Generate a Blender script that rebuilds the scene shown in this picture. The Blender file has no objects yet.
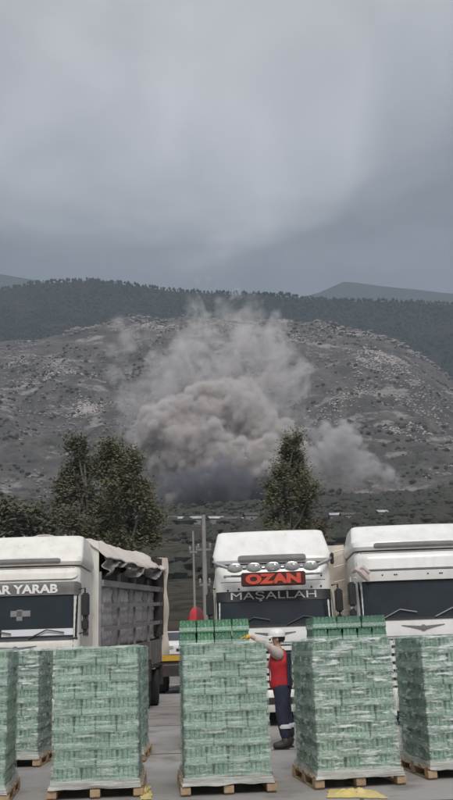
import bpy, bmesh, math, random
from mathutils import Vector, Matrix, noise as mn
R = math.radians
rnd = random.Random(7)
sc = bpy.context.scene
col = sc.collection

# ---------------------------------------------------------------- camera
F = 900.0; PITCH = R(15.23); ROLL = R(1.9); CAMH = 1.6
cam_d = bpy.data.cameras.new('camera'); cam = bpy.data.objects.new('camera', cam_d); col.objects.link(cam)
cam_d.sensor_fit = 'VERTICAL'; cam_d.sensor_height = 24; cam_d.lens = 24*F/800
cam_d.clip_start = .1; cam_d.clip_end = 20000
CR = Matrix.Rotation(R(90)+PITCH, 4, 'X') @ Matrix.Rotation(-ROLL, 4, 'Z')
cam.matrix_world = Matrix.Translation((0, 0, CAMH)) @ CR
sc.camera = cam
def ray(px, py): return (CR.to_3x3() @ Vector(((px-226.5)/F, (400-py)/F, -1)))
def at(px, py, Y):
    d = ray(px, py); return Vector((0, 0, CAMH)) + d*(Y/d.y)
def gp(px, py):
    d = ray(px, py); return Vector((0, 0, CAMH)) + d*(-CAMH/d.z)

# ---------------------------------------------------------------- world
SUN_EL, SUN_AZ = 46, 172      # compass style: 0 = +Y, clockwise
W = bpy.data.worlds.new("World"); sc.world = W; W.use_nodes = True
nt = W.node_tree; nt.nodes.clear(); N = nt.nodes.new; L = nt.links.new
out = N('ShaderNodeOutputWorld'); bg = N('ShaderNodeBackground'); L(bg.outputs[0], out.inputs[0])
sky = N('ShaderNodeTexSky'); sky.sky_type = 'NISHITA'; sky.sun_disc = False
sky.sun_elevation = R(SUN_EL); sky.sun_rotation = R(SUN_AZ); sky.air_density = 1.5; sky.dust_density = 3
skm = N('ShaderNodeMix'); skm.data_type = 'RGBA'; skm.blend_type = 'MULTIPLY'; skm.inputs[0].default_value = 1
L(sky.outputs[0], skm.inputs[6]); skm.inputs[7].default_value = (.1, .1, .1, 1)
tc = N('ShaderNodeTexCoord'); sep = N('ShaderNodeSeparateXYZ'); L(tc.outputs['Generated'], sep.inputs[0])
def wmath(op, a, b=None, clamp=False):
    n = N('ShaderNodeMath'); n.operation = op; n.use_clamp = clamp
    for i, v in enumerate((a, b)):
        if v is None: continue
        if isinstance(v, (int, float)): n.inputs[i].default_value = v
        else: L(v, n.inputs[i])
    return n.outputs[0]
n1 = N('ShaderNodeTexNoise'); n1.inputs['Scale'].default_value = 3.4; n1.inputs['Detail'].default_value = 7; n1.inputs['Roughness'].default_value = .52
n1.inputs['Distortion'].default_value = .5
mp = N('ShaderNodeMapping'); mp.inputs['Scale'].default_value = (1, 1, 2.2); mp.inputs['Location'].default_value = (.3, .1, .45)
L(tc.outputs['Generated'], mp.inputs[0]); L(mp.outputs[0], n1.inputs[0])
elev = wmath('ADD', sep.outputs['Z'], wmath('MULTIPLY', wmath('SUBTRACT', n1.outputs[0], .5), .24))
cr = N('ShaderNodeValToRGB'); L(elev, cr.inputs[0])
stops = [(0, (.07, .08, .09)), (.34, (.070, .079, .088)), (.40, (.088, .097, .105)), (.44, (.122, .13, .14)), (.48, (.175, .178, .19)), (.56, (.262, .262, .268)), (.64, (.315, .317, .32)), (.8, (.44, .44, .46)), (1, (.70, .70, .73))]
el = cr.color_ramp.elements
while len(el) < len(stops): el.new(.5)
for e, (p, c) in zip(el, stops): e.position = p; e.color = (*c, 1)
# one big pale cumulus bulging out of the overcast, lobed edge
cd = ray(175, 118).normalized()
vm = N('ShaderNodeVectorMath'); vm.operation = 'SUBTRACT'; L(tc.outputs['Generated'], vm.inputs[0]); vm.inputs[1].default_value = cd
vs = N('ShaderNodeVectorMath'); vs.operation = 'MULTIPLY'; L(vm.outputs[0], vs.inputs[0]); vs.inputs[1].default_value = (1, 1, 1.55)
ln = N('ShaderNodeVectorMath'); ln.operation = 'LENGTH'; L(vs.outputs[0], ln.inputs[0])
n2 = N('ShaderNodeTexNoise'); n2.inputs['Scale'].default_value = 5.5; n2.inputs['Detail'].default_value = 7; n2.inputs['Distortion'].default_value = .6; L(tc.outputs['Generated'], n2.inputs[0])
rr = wmath('ADD', ln.outputs['Value'], wmath('MULTIPLY', wmath('SUBTRACT', n2.outputs[0], .5), .20))
mr = N('ShaderNodeMapRange'); mr.interpolation_type = 'SMOOTHSTEP'; L(rr, mr.inputs[0])
mr.inputs[1].default_value = .250; mr.inputs[2].default_value = .205; mr.inputs[3].default_value = 0; mr.inputs[4].default_value = 1
cm = N('ShaderNodeMix'); cm.data_type = 'RGBA'; lo = N('ShaderNodeMapRange'); lo.interpolation_type = 'SMOOTHSTEP'; L(elev, lo.inputs[0]); lo.inputs[1].default_value = ray(226, 262).normalized().z; lo.inputs[2].default_value = ray(226, 165).normalized().z
L(wmath('MULTIPLY', wmath('MULTIPLY', mr.outputs[0], lo.outputs[0]), .62), cm.inputs[0]); L(cr.outputs[0], cm.inputs[6]); cm.inputs[7].default_value = (.36, .357, .366, 1)
# broad mottling
mul = N('ShaderNodeMapRange'); L(n2.outputs[0], mul.inputs[0]); mul.inputs[1].default_value = .3; mul.inputs[2].default_value = .7; mul.inputs[3].default_value = .80; mul.inputs[4].default_value = 1.18
sm = N('ShaderNodeVectorMath'); sm.operation = 'SCALE'; L(cm.outputs[2], sm.inputs[0]); L(mul.outputs[0], sm.inputs['Scale'])
fm = N('ShaderNodeMix'); fm.data_type = 'RGBA'; fm.inputs[0].default_value = .93; L(skm.outputs[2], fm.inputs[6]); L(sm.outputs[0], fm.inputs[7])
L(fm.outputs[2], bg.inputs[0]); bg.inputs[1].default_value = .93

sd = bpy.data.lights.new('sun', 'SUN'); sd.energy = 1.5; sd.angle = R(25); sd.color = (1, .97, .93)
sun = bpy.data.objects.new('sun', sd); col.objects.link(sun)
sv = Vector((math.sin(R(SUN_AZ))*math.cos(R(SUN_EL)), math.cos(R(SUN_AZ))*math.cos(R(SUN_EL)), math.sin(R(SUN_EL))))
sun.rotation_euler = sv.to_track_quat('Z', 'Y').to_euler()
vsn = sc.view_settings; vsn.view_transform = 'Standard'; vsn.look = 'None'; vsn.exposure = 0.88; vsn.gamma = 1; vsn.use_curve_mapping = False
sc.cycles.use_denoising = True
sc.cycles.volume_bounces = 4; sc.cycles.max_bounces = 8; sc.cycles.diffuse_bounces = 3; sc.cycles.transparent_max_bounces = 12
sc.cycles.volume_step_rate = 1.0; sc.cycles.volume_max_steps = 256

# ---------------------------------------------------------------- helpers
def setp(o, label=None, cat=None, group=None, kind=None):
    for k, v in (('label', label), ('category', cat), ('group', group), ('kind', kind)):
        if v: o[k] = v
    return o
def empty(name, loc=(0, 0, 0), rz=0, **k):
    o = bpy.data.objects.new(name, None); col.objects.link(o); o.location = loc; o.rotation_euler = (0, 0, rz)
    o.empty_display_size = .2
    return setp(o, **k)
def link(name, me, parent=None, loc=None, rot=None, scale=None):
    o = bpy.data.objects.new(name, me); col.objects.link(o)
    if parent: o.parent = parent
    if loc is not None: o.location = loc
    if rot is not None: o.rotation_euler = rot
    if scale is not None: o.scale = scale
    return o
class MB:
    def __init__(s): s.v = []; s.f = []
    def box(s, x0, y0, z0, x1, y1, z1, M=None, bev=0):
        b = len(s.v)
        P = [Vector((x, y, z)) for z in (z0, z1) for y in (y0, y1) for x in (x0, x1)]
        if M: P = [M @ p for p in P]
        s.v += P
        for q in ((0, 2, 3, 1), (4, 5, 7, 6), (0, 1, 5, 4), (2, 6, 7, 3), (0, 4, 6, 2), (1, 3, 7, 5)): s.f.append([b+i for i in q])
        return s
    def rings(s, rings, cap=True, closed=True):
        b = len(s.v); n = len(rings[0])
        for r in rings: s.v += [Vector(p) for p in r]
        for i in range(len(rings)-1):
            for j in range(n if closed else n-1):
                k = (j+1) % n
                s.f.append([b+i*n+j, b+i*n+k, b+(i+1)*n+k, b+(i+1)*n+j])
        if cap:
            s.f.append([b+j for j in range(n)][::-1]); s.f.append([b+(len(rings)-1)*n+j for j in range(n)])
        return s
    def tube(s, pts, rad, n=8):
        pts = [Vector(p) for p in pts]; rings = []
        if not isinstance(rad, (list, tuple)): rad = [rad]*len(pts)
        ref = None
        for i, p in enumerate(pts):
            d = (pts[min(i+1, len(pts)-1)]-pts[max(i-1, 0)]).normalized()
            if ref is None: ref = d.orthogonal().normalized()
            ref = (ref - d*ref.dot(d)).normalized(); q = d.cross(ref)
            rings.append([p+(ref*math.cos(a)+q*math.sin(a))*rad[i] for a in [2*math.pi*k/n for k in range(n)]])
        return s.rings(rings)
    def cyl(s, a, b, r, n=16): return s.tube([a, b], r, n)
    def lathe(s, prof, n=16, M=None):
        rings = [[Vector((r*math.cos(2*math.pi*k/n), r*math.sin(2*math.pi*k/n), z)) for k in range(n)] for r, z in prof]
        if M: rings = [[M @ p for p in r] for r in rings]
        return s.rings(rings)
    def grid(s, fn, nu, nv):
        b = len(s.v)
        for i in range(nu+1):
            for j in range(nv+1): s.v.append(Vector(fn(i/nu, j/nv)))
        for i in range(nu):
            for j in range(nv):
                a = b+i*(nv+1)+j; s.f.append([a, a+nv+1, a+nv+2, a+1])
        return s
    def slab(s, fn, nu, nv, back):
        """grid with thickness: back = vector added to make the rear sheet"""
        b = len(s.v); back = Vector(back)
        s.grid(fn, nu, nv); m = len(s.v)-b
        s.v += [p+back for p in s.v[b:b+m]]
        s.f += [[m+i for i in f][::-1] for f in s.f[-nu*nv:]]
        I = lambda i, j: b+i*(nv+1)+j
        for i in range(nu):
            s.f.append([I(i, 0), I(i, 0)+m, I(i+1, 0)+m, I(i+1, 0)]); s.f.append([I(i+1, nv), I(i+1, nv)+m, I(i, nv)+m, I(i, nv)])
        for j in range(nv):
            s.f.append([I(0, j+1), I(0, j+1)+m, I(0, j)+m, I(0, j)]); s.f.append([I(nu, j), I(nu, j)+m, I(nu, j+1)+m, I(nu, j+1)])
        return s
    def mesh(s, name, m, smooth=False, bevel=0, fix=True):
        me = bpy.data.meshes.new(name); me.from_pydata([tuple(p) for p in s.v], [], s.f)
        if bevel or fix:
            bm = bmesh.new(); bm.from_mesh(me)
            if fix: bmesh.ops.recalc_face_normals(bm, faces=bm.faces)
            if bevel: bmesh.ops.bevel(bm, geom=[e for e in bm.edges if len(e.link_faces) == 2 and e.calc_face_angle(0) > .6], offset=bevel, segments=2, affect='EDGES', clamp_overlap=True)
            bm.to_mesh(me); bm.free()
        if m: me.materials.append(m)
        if smooth:
            me.polygons.foreach_set('use_smooth', [True]*len(me.polygons))
            try: me.set_sharp_from_angle(angle=R(40))
            except Exception: pass
        me.update()
        return me
    def build(s, name, m, parent=None, smooth=False, bevel=0, fix=True, **k):
        o = link(name, s.mesh(name, m, smooth, bevel, fix), parent)
        return setp(o, **k)

def mat(name, c, rough=.6, c2=None, scale=3, bump=0, bscale=None, metal=0, coat=0, detail=5, thr=(.35, .7), obj_var=0, coord='Object', stretch=None, spec=None, trans=0, c3=None, c3scale=10, c3thr=(.6, .66)):
    m = bpy.data.materials.new(name); m.use_nodes = True; nt = m.node_tree; N = nt.nodes.new; L = nt.links.new
    b = nt.nodes['Principled BSDF']; b.inputs['Roughness'].default_value = rough; b.inputs['Metallic'].default_value = metal
    b.inputs['Base Color'].default_value = (*c, 1)
    if coat: b.inputs['Coat Weight'].default_value = coat; b.inputs['Coat Roughness'].default_value = .1
    if spec is not None: b.inputs['Specular IOR Level'].default_value = spec
    if trans: b.inputs['Transmission Weight'].default_value = trans
    tc = N('ShaderNodeTexCoord'); src = tc.outputs[coord]
    if stretch:
        mp = N('ShaderNodeMapping'); mp.inputs['Scale'].default_value = stretch; L(src, mp.inputs[0]); src = mp.outputs[0]
    cur = None
    def noise(s, d=detail):
        n = N('ShaderNodeTexNoise'); n.inputs['Scale'].default_value = s; n.inputs['Detail'].default_value = d; n.inputs['Roughness'].default_value = .6; L(src, n.inputs[0]); return n.outputs[0]
    def rng(v, a, b_, lo=0, hi=1):
        r = N('ShaderNodeMapRange'); L(v, r.inputs[0]); r.inputs[1].default_value = a; r.inputs[2].default_value = b_; r.inputs[3].default_value = lo; r.inputs[4].default_value = hi; return r.outputs[0]
    def mix(f, a, bb):
        x = N('ShaderNodeMix'); x.data_type = 'RGBA'
        L(f, x.inputs[0])
        for i, v in ((6, a), (7, bb)):
            if isinstance(v, tuple): x.inputs[i].default_value = (*v, 1)
            else: L(v, x.inputs[i])
        return x.outputs[2]
    if c2: cur = mix(rng(noise(scale), *thr), c, c2)
    if c3: cur = mix(rng(noise(c3scale), *c3thr), cur or c, c3)
    if obj_var:
        oi = N('ShaderNodeObjectInfo'); hs = N('ShaderNodeHueSaturation'); L(rng(oi.outputs['Random'], 0, 1, 1-obj_var, 1+obj_var), hs.inputs['Value'])
        if cur: L(cur, hs.inputs['Color'])
        else: hs.inputs['Color'].default_value = (*c, 1)
        cur = hs.outputs[0]
    if cur: L(cur, b.inputs['Base Color'])
    if bump:
        bp = N('ShaderNodeBump'); bp.inputs['Strength'].default_value = bump; bp.inputs['Distance'].default_value = .02
        L(noise(bscale or scale*4), bp.inputs['Height']); L(bp.outputs[0], b.inputs['Normal'])
    return m

def fbm(p, o=4, s=1.0):
    a = 1; t = 0; p = Vector(p)*s
    for _ in range(o): t += a*mn.noise(p); p = p*2.03; a *= .5
    return t
def lerp(a, b, t): return a+(b-a)*t
def interp(x, tab):
    if x <= tab[0][0]: return tab[0][1]
    for (x0, y0), (x1, y1) in zip(tab, tab[1:]):
        if x <= x1: return lerp(y0, y1, (x-x0)/(x1-x0))
    return tab[-1][1]
def sst(a, b, x):
    t = max(0, min(1, (x-a)/(b-a))); return t*t*(3-2*t)

# ---------------------------------------------------------------- materials
M_asphalt = mat('asphalt', (.28, .26, .245), .85, (.37, .345, .325), .5, bump=.5, bscale=60, c3=(.15, .14, .135), c3scale=1.3, c3thr=(.54, .74))
M_white = mat('white_truck_paint', (.82, .81, .78), .35, (.68, .66, .61), 2.2, coat=.25, thr=(.42, .8), c3=(.50, .47, .42), c3scale=5, c3thr=(.62, .85), stretch=(1.6, 1, .45))
M_cream = mat('cream_truck_paint', (.80, .77, .71), .45, (.66, .62, .56), 2.5, coat=.1, thr=(.42, .8), c3=(.48, .44, .38), c3scale=5, c3thr=(.62, .85), stretch=(1.6, 1, .45))
M_black = mat('black_plastic', (.02, .02, .022), .5, (.035, .034, .034), 4)
M_rubber = mat('tyre_rubber', (.018, .018, .018), .85, (.05, .046, .042), 5, bump=.3)
M_glass = mat('tinted_windscreen', (.018, .024, .030), .08, (.03, .036, .042), 1.5, spec=.6)
M_chrome = mat('chrome', (.62, .62, .62), .18, metal=1)
M_steel = mat('grey_steel', (.24, .24, .245), .55, (.16, .15, .15), 6, metal=.3)
M_grey = mat('dull_grey_plastic', (.28, .27, .26), .6, (.2, .195, .19), 5)
M_slotgrey = mat('slot_grey', (.16, .15, .145), .6, (.22, .21, .2), 5)
M_lamp = mat('lamp_glass', (.42, .42, .41), .15, (.27, .28, .28), 8, spec=.8)
M_red = mat('red_sign_board', (.075, .02, .018), .5, (.05, .01, .01), 8)
M_redletter = mat('red_sign_letter', (.62, .075, .055), .4, (.72, .12, .05), 5)
M_letter = mat('white_lettering', (.85, .85, .85), .5)
M_tarp = mat('cream_tarpaulin', (.74, .67, .58), .7, (.56, .49, .41), 1.6, bump=.5, bscale=5)
M_tarpgrey = mat('grey_tarpaulin', (.68, .61, .55), .7, (.52, .46, .41), 1.5, bump=.5, bscale=6)
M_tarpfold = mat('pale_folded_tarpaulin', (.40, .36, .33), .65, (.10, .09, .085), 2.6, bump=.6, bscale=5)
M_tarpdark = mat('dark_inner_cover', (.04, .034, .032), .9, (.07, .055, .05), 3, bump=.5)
M_rack = mat('rack_metal', (.34, .325, .33), .6, (.22, .21, .21), 5, metal=.2)
M_cargo = mat('grey_cargo_film', (.74, .72, .74), .45, (.42, .41, .43), 3.5, bump=.7, bscale=8, obj_var=.15)
M_wood = mat('pallet_wood', (.50, .36, .22), .8, (.34, .235, .145), 6, bump=.4, obj_var=.15)
M_concrete = mat('pole_concrete', (.30, .285, .27), .9, (.21, .2, .19), 1.5)
M_bark = mat('bark', (.16, .125, .10), .9, (.09, .07, .055), 3, bump=.6)
M_bark2 = mat('pale_bark', (.17, .155, .135), .9, (.10, .09, .08), 3, bump=.6)
M_leaf = mat('leaf_olive', (.105, .10, .055), .7, (.165, .155, .095), .9, thr=(.4, .65), spec=.2)
M_leaf2 = mat('leaf_grey_green', (.095, .092, .06), .7, (.15, .14, .10), .5, thr=(.4, .65), spec=.2)
M_yellow = mat('yellow_paint', (.62, .38, .04), .5, (.5, .28, .03), 6)
M_yellowfilm = mat('yellow_plastic_sheet', (.72, .56, .16), .45, (.60, .50, .26), 9, bump=.8, bscale=14)
M_dark = mat('dark_chassis', (.03, .028, .027), .8, (.06, .05, .045), 4)
M_skin = mat('skin', (.52, .33, .25), .55, (.45, .27, .2), 30, spec=.3)
M_vest = mat('red_vest', (.52, .022, .03), .75, (.38, .015, .022), 12, bump=.3, bscale=30)
M_sleeve = mat('pale_sleeve', (.60, .50, .47), .8, (.48, .39, .37), 14, bump=.3, bscale=30)
M_navy = mat('navy_cloth', (.016, .022, .045), .85, (.03, .035, .06), 10, bump=.4, bscale=25)
M_reflect = mat('reflective_band', (.65, .66, .68), .4)
M_boot = mat('boot_leather', (.05, .038, .032), .6, (.03, .025, .022), 20)
M_glove = mat('yellow_glove', (.72, .46, .06), .7, (.6, .36, .05), 40)
M_helmet = mat('white_helmet', (.8, .76, .75), .35)
M_houseA = mat('house_plaster', (.27, .255, .25), .9, (.19, .18, .17), .5, obj_var=.2)
M_roofr = mat('sheet_roof', (.38, .38, .39), .7, (.22, .22, .225), .4, obj_var=.25)
M_roofd = mat('tile_roof', (.095, .075, .068), .8, (.07, .055, .05), 1, obj_var=.2)
M_hole = mat('dark_window', (.03, .034, .04), .2)
M_carw = mat('white_car_paint', (.7, .69, .68), .3, coat=.5)
M_redcloth = mat('red_canopy_cloth', (.55, .04, .05), .75, (.42, .03, .04), 5)
M_redcloth2 = mat('dark_red_canopy_cloth', (.16, .035, .035), .8, (.11, .025, .025), 5)
M_palecloth = mat('pale_canopy_cloth', (.52, .51, .50), .8, (.42, .41, .4), 5)

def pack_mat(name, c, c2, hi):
    m = mat(name, c, .25, c2, 20, bump=.9, bscale=48, obj_var=.2, coat=.6, c3=hi, c3scale=42, c3thr=(.56, .64), stretch=(1.5, 1.5, .6))  # c3 specks: bottle-cap glints painted into the base colour
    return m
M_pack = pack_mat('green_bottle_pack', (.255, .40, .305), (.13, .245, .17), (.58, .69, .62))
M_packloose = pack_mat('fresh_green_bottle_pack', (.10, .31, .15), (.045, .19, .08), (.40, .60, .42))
M_packdull = pack_mat('dull_green_bottle_pack', (.12, .27, .19), (.07, .18, .12), (.30, .45, .36))  # deeper green of the unwrapped back row packs

def film_mat(name, lo, hi, tint, patch=(.36, .66)):
    m = bpy.data.materials.new(name); m.use_nodes = True; nt = m.node_tree; N = nt.nodes.new; L = nt.links.new; nt.nodes.clear()
    o = N('ShaderNodeOutputMaterial'); mx = N('ShaderNodeMixShader'); L(mx.outputs[0], o.inputs[0])
    tr = N('ShaderNodeBsdfTransparent'); tr.inputs[0].default_value = (.95, .98, .96, 1)
    pb = N('ShaderNodeBsdfPrincipled'); pb.inputs['Base Color'].default_value = (*tint, 1); pb.inputs['Roughness'].default_value = .22
    tc = N('ShaderNodeTexCoord')
    def ns(s, st, d=4):
        mp = N('ShaderNodeMapping'); mp.inputs['Scale'].default_value = st; L(tc.outputs['Object'], mp.inputs[0])
        n = N('ShaderNodeTexNoise'); n.inputs['Scale'].default_value = s; n.inputs['Detail'].default_value = d; n.inputs['Roughness'].default_value = .65; n.inputs['Distortion'].default_value = .4; L(mp.outputs[0], n.inputs[0]); return n.outputs[0]
    a = ns(9, (.35, .35, 3.0), 7); b = ns(6, (.8, .8, 1.6), 6)
    s = N('ShaderNodeMath'); s.operation = 'MULTIPLY'; L(a, s.inputs[0]); L(b, s.inputs[1])
    mr = N('ShaderNodeMapRange'); L(s.outputs[0], mr.inputs[0]); mr.inputs[1].default_value = patch[0]**2; mr.inputs[2].default_value = patch[1]**2; mr.inputs[3].default_value = lo; mr.inputs[4].default_value = hi
    L(mr.outputs[0], mx.inputs[0]); L(tr.outputs[0], mx.inputs[1]); L(pb.outputs[0], mx.inputs[2])
    bp = N('ShaderNodeBump'); bp.inputs['Strength'].default_value = .9; bp.inputs['Distance'].default_value = .04; L(ns(11, (.3, .3, 3.0), 7), bp.inputs['Height']); L(bp.outputs[0], pb.inputs['Normal'])
    return m
M_gap = mat('bottle_gap_green', (.05, .12, .075), .4, (.12, .22, .15), 30)
M_label = mat('pale_bottle_label', (.40, .53, .45), .3, (.23, .36, .28), 34, coat=.5, obj_var=.15, c3=(.68, .76, .70), c3scale=50, c3thr=(.56, .62), bump=.6, bscale=50)
M_film = film_mat('clear_stretch_film', .17, .66, (.74, .86, .78), (.49, .59))
M_filmthick = film_mat('thick_stretch_film', .16, .96, (.76, .84, .79), (.50, .58))  # narrow opaque pale streaks imitate glints on the film
M_filmcuff = film_mat('bunched_stretch_film', .55, .98, (.62, .62, .58), (.36, .6))

# ---------------------------------------------------------------- terrain
def azel(px, py):
    d = ray(px, py); return math.atan2(d.x, d.y), d.z/math.hypot(d.x, d.y)
rimT = sorted([azel(*p) for p in [(-700, 400), (-300, 352), (0, 341), (60, 335), (100, 323), (130, 318), (180, 318), (230, 320), (280, 320), (330, 323), (370, 333), (400, 343), (425, 357), (440, 371), (453, 382), (520, 425), (700, 465), (1100, 480)]])
fR = sorted([azel(*p) for p in [(-900, 330), (-300, 300), (0, 288), (40, 281), (90, 279), (130, 283), (170, 289), (200, 291), (260, 293), (310, 297), (340, 299), (400, 300), (453, 303), (700, 300), (1100, 330)]])
farR = sorted([azel(*p) for p in [(-900, 320), (-300, 270), (-60, 268), (0, 274), (40, 281), (90, 292), (200, 305), (290, 300), (318, 293), (345, 281), (380, 286), (420, 290), (453, 294), (700, 285), (1100, 330)]])
PROF = [(55, -.9)] + [(D, D*azel(226, y)[1]+CAMH) for D, y in ((75, 633), (110, 612), (170, 580), (250, 550), (340, 525), (440, 514), (550, 503))]
def Zhill(x, y):
    D = math.hypot(x, y); a = math.atan2(x, y)
    n = fbm((x, y, 0), 5, 1/170); rg = (1-abs(mn.noise(Vector((x/80, y/130, 4))))*2.2)*1.5+(1-abs(mn.noise(Vector((x/33, y/50, 8))))*2.2)*.6
    if D <= 550:
        z = interp(D, PROF); return z + n*min(1, max(0, (D-90)/300))*7 + fbm((x, y, 3), 3, 1/25)*min(1, max(0, (D-60)/100))*.9
    z0 = PROF[-1][1]; zr = 1000*interp(a, rimT)+CAMH
    if D <= 1000:
        s = (D-550)/450; t = s*.72+.28*s*s
        ter = math.sin(s*34+n*4)*5*math.sin(s*math.pi)       # quarry benches
        z = lerp(z0, zr, t) + n*22*math.sin(math.pi*min(1, s+.12)) + ter + fbm((x, y, 9), 4, 1/32)*4.5 + n*7*(1-s) + rg*9*math.sin(math.pi*s)
        # a shallow scar gully
        return z
    return zr - (D-1000)*.8 + fbm((x, y, 9), 4, 1/32)*4.5*max(0, 1-(D-1000)/60)
def Zforest(x, y):
    D = math.hypot(x, y); a = math.atan2(x, y); s = (D-1080)/420
    zr = 1500*interp(a, fR)+CAMH
    z = lerp(130, zr, min(s, 1)) if s <= 1 else zr-(s-1)*420*.7
    return z + fbm((x, y, 5), 5, 1/210)*55*math.sin(math.pi*max(0, min(1, s)))
def Zfar(x, y):
    D = math.hypot(x, y); a = math.atan2(x, y); s = (D-2500)/400
    zr = 2900*interp(a, farR)+CAMH
    return (lerp(600, zr, min(s, 1)) if s <= 1 else zr-(s-1)*250) + fbm((x, y, 5), 4, 1/300)*35*math.sin(math.pi*max(0, min(1, s)))
def polar(name, Z, D0, D1, nD, a0, a1, nA, m, pw=1, **k):
    b = MB()
    def fn(u, v):
        D = D0+(D1-D0)*u**pw; a = R(lerp(a0, a1, v)); x, y = D*math.sin(a), D*math.cos(a); return (x, y, Z(x, y))
    b.grid(fn, nD, nA); return b.build(name, m, smooth=False, fix=False, kind='structure', **k)

def terr_mat(name, stops, veg, pale, s1=.012, s2=.05, vegthr=(.5, .6), palethr=(.62, .68)):
    m = bpy.data.materials.new(name); m.use_nodes = True; nt = m.node_tree; N = nt.nodes.new; L = nt.links.new
    b = nt.nodes['Principled BSDF']; b.inputs['Roughness'].default_value = .95; b.inputs['Specular IOR Level'].default_value = .1
    tc = N('ShaderNodeTexCoord')
    def ns(s, off=0, d=7, ro=.65, st=(1, 1, 1)):
        mp = N('ShaderNodeMapping'); mp.inputs['Location'].default_value = (off, off*.7, 0); mp.inputs['Scale'].default_value = st; L(tc.outputs['Object'], mp.inputs[0])
        n = N('ShaderNodeTexNoise'); n.inputs['Scale'].default_value = s; n.inputs['Detail'].default_value = d; n.inputs['Roughness'].default_value = ro; L(mp.outputs[0], n.inputs[0]); return n.outputs[0]
    def rng(v, a, b_):
        r = N('ShaderNodeMapRange'); L(v, r.inputs[0]); r.inputs[1].default_value = a; r.inputs[2].default_value = b_; return r.outputs[0]
    def mix(f, a, bb):
        x = N('ShaderNodeMix'); x.data_type = 'RGBA'; L(f, x.inputs[0])
        for i, v in ((6, a), (7, bb)):
            if isinstance(v, tuple): x.inputs[i].default_value = (*v, 1)
            else: L(v, x.inputs[i])
        return x.outputs[2]
    base = mix(rng(ns(s1, 0), .38, .62), stops[0], stops[1])
    base = mix(rng(ns(s2, 40), .45, .62), base, stops[2])
    base = mix(rng(ns(s2*.5, 300, 9, .72, (.5, .5, 4.0)), .5, .6), base, stops[1])
    base = mix(rng(ns(s2*1.6, 90, 8, .7), *vegthr), base, veg)
    if pale: base = mix(rng(ns(s2*.55, 230, 9, .72, (1, 1, 2.2)), *palethr), base, pale)
    L(base, b.inputs['Base Color'])
    bp = N('ShaderNodeBump'); bp.inputs['Strength'].default_value = 1; bp.inputs['Distance'].default_value = 3; L(ns(s2*3, 10, 8, .7), bp.inputs['Height']); L(bp.outputs[0], b.inputs['Normal'])
    return m
M_hill = terr_mat('quarry_rock', ((.118, .106, .098), (.076, .073, .068), (.145, .128, .12)), (.052, .056, .042), (.27, .25, .24), palethr=(.555, .615), vegthr=(.53, .64))
M_slope = terr_mat('scrub_slope', ((.12, .10, .08), (.09, .085, .055), (.16, .125, .11)), (.045, .052, .028), None, s1=.03, s2=.15)
M_forest = terr_mat('forest_floor', ((.022, .032, .028), (.03, .037, .03), (.02, .028, .024)), (.018, .026, .02), None)

MBg = MB(); MBg.grid(lambda u, v: ((u-.5)*9000, -1500+v*9000, 0), 12, 12)
M_joint = mat('tar_joint', (.07, .068, .066), .8, (.12, .115, .11), 3)
for k, (x0, y0, x1, y1) in enumerate([(-30, 9.6, 30, 10.3), (-30, 14.6, 30, 15.3), (-30, 19.8, 30, 20.5), (-30, 26, 30, 26.7), (-4.6, 4, -2.2, 45), (.9, 4, 3.4, 45), (-10, 4, -8, 45), (6.5, 4, 9, 45)]):
    d = Vector((x1-x0, y1-y0, 0)).normalized(); q = Vector((-d.y, d.x, 0))*.022; P = []
    n_ = 40; b_ = MB()
    def jf(u, v): p = Vector((lerp(x0, x1, u), lerp(y0, y1, u), .004+.004*(k > 3)))+q*(2*v-1)*(1+.5*math.sin(u*90+k)); return p
    b_.grid(jf, n_, 1); b_.build('pavement_joint', M_joint, fix=False, kind='structure')
ground = MBg.build('ground', M_asphalt, kind='structure', fix=False)
polar('valley_slope', Zhill, 55, 560, 150, -55, 55, 220, M_slope, 1.6)
polar('quarry_hillside', lambda x, y: Zhill(x, y), 548, 1180, 200, -45, 45, 330, M_hill)
polar('forest_ridge', Zforest, 1080, 1700, 60, -45, 45, 160, M_forest)
polar('far_ridge', Zfar, 2500, 3100, 30, -45, 45, 110, M_forest)

# scatter: forest trees, shrubs, boulders (uncountable masses)
def blob_mass(name, Z, n, D0, D1, a0, a1, hr, wr, m, label, cat, keep=None, cone=.5, sink=.15, seed=1, sides=5):
    r = random.Random(seed); V = []; Fc = []
    k = 0
    while k < n:
        D = math.sqrt(lerp(D0*D0, D1*D1, r.random())); a = R(r.uniform(a0, a1)); x, y = D*math.sin(a), D*math.cos(a)
        if keep and not keep(x, y, r): k += .25; continue
        k += 1
        h = r.uniform(*hr); w = h*r.uniform(*wr); z = Z(x, y)-h*sink; b = len(V)
        ph = r.random()*6
        for zz, ww in ((0, .7), (.45, 1), (.8, .55)):
            for j in range(sides):
                t = ph+2*math.pi*j/sides; q = w*ww*r.uniform(.75, 1.2); V.append((x+q*math.cos(t), y+q*math.sin(t), z+h*zz*r.uniform(.9, 1.1)))
        V.append((x, y, z+h))
        for l in range(2):
            for j in range(sides):
                j2 = (j+1) % sides; Fc.append((b+l*sides+j, b+l*sides+j2, b+(l+1)*sides+j2, b+(l+1)*sides+j))
        for j in range(sides): Fc.append((b+2*sides+j, b+2*sides+(j+1) % sides, b+3*sides))
    me = bpy.data.meshes.new(name); me.from_pydata(V, [], Fc); me.materials.append(m); me.update()
    return setp(link(name, me), label, cat, None, 'stuff')
M_fol = mat('forest_foliage', (.015, .026, .018), .9, (.028, .04, .026), .02, spec=.1, c3=(.06, .05, .04), c3scale=.01, c3thr=(.55, .7))
M_shrub = mat('scrub_foliage', (.045, .048, .036), .9, (.07, .066, .052), .05, spec=.1)
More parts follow.
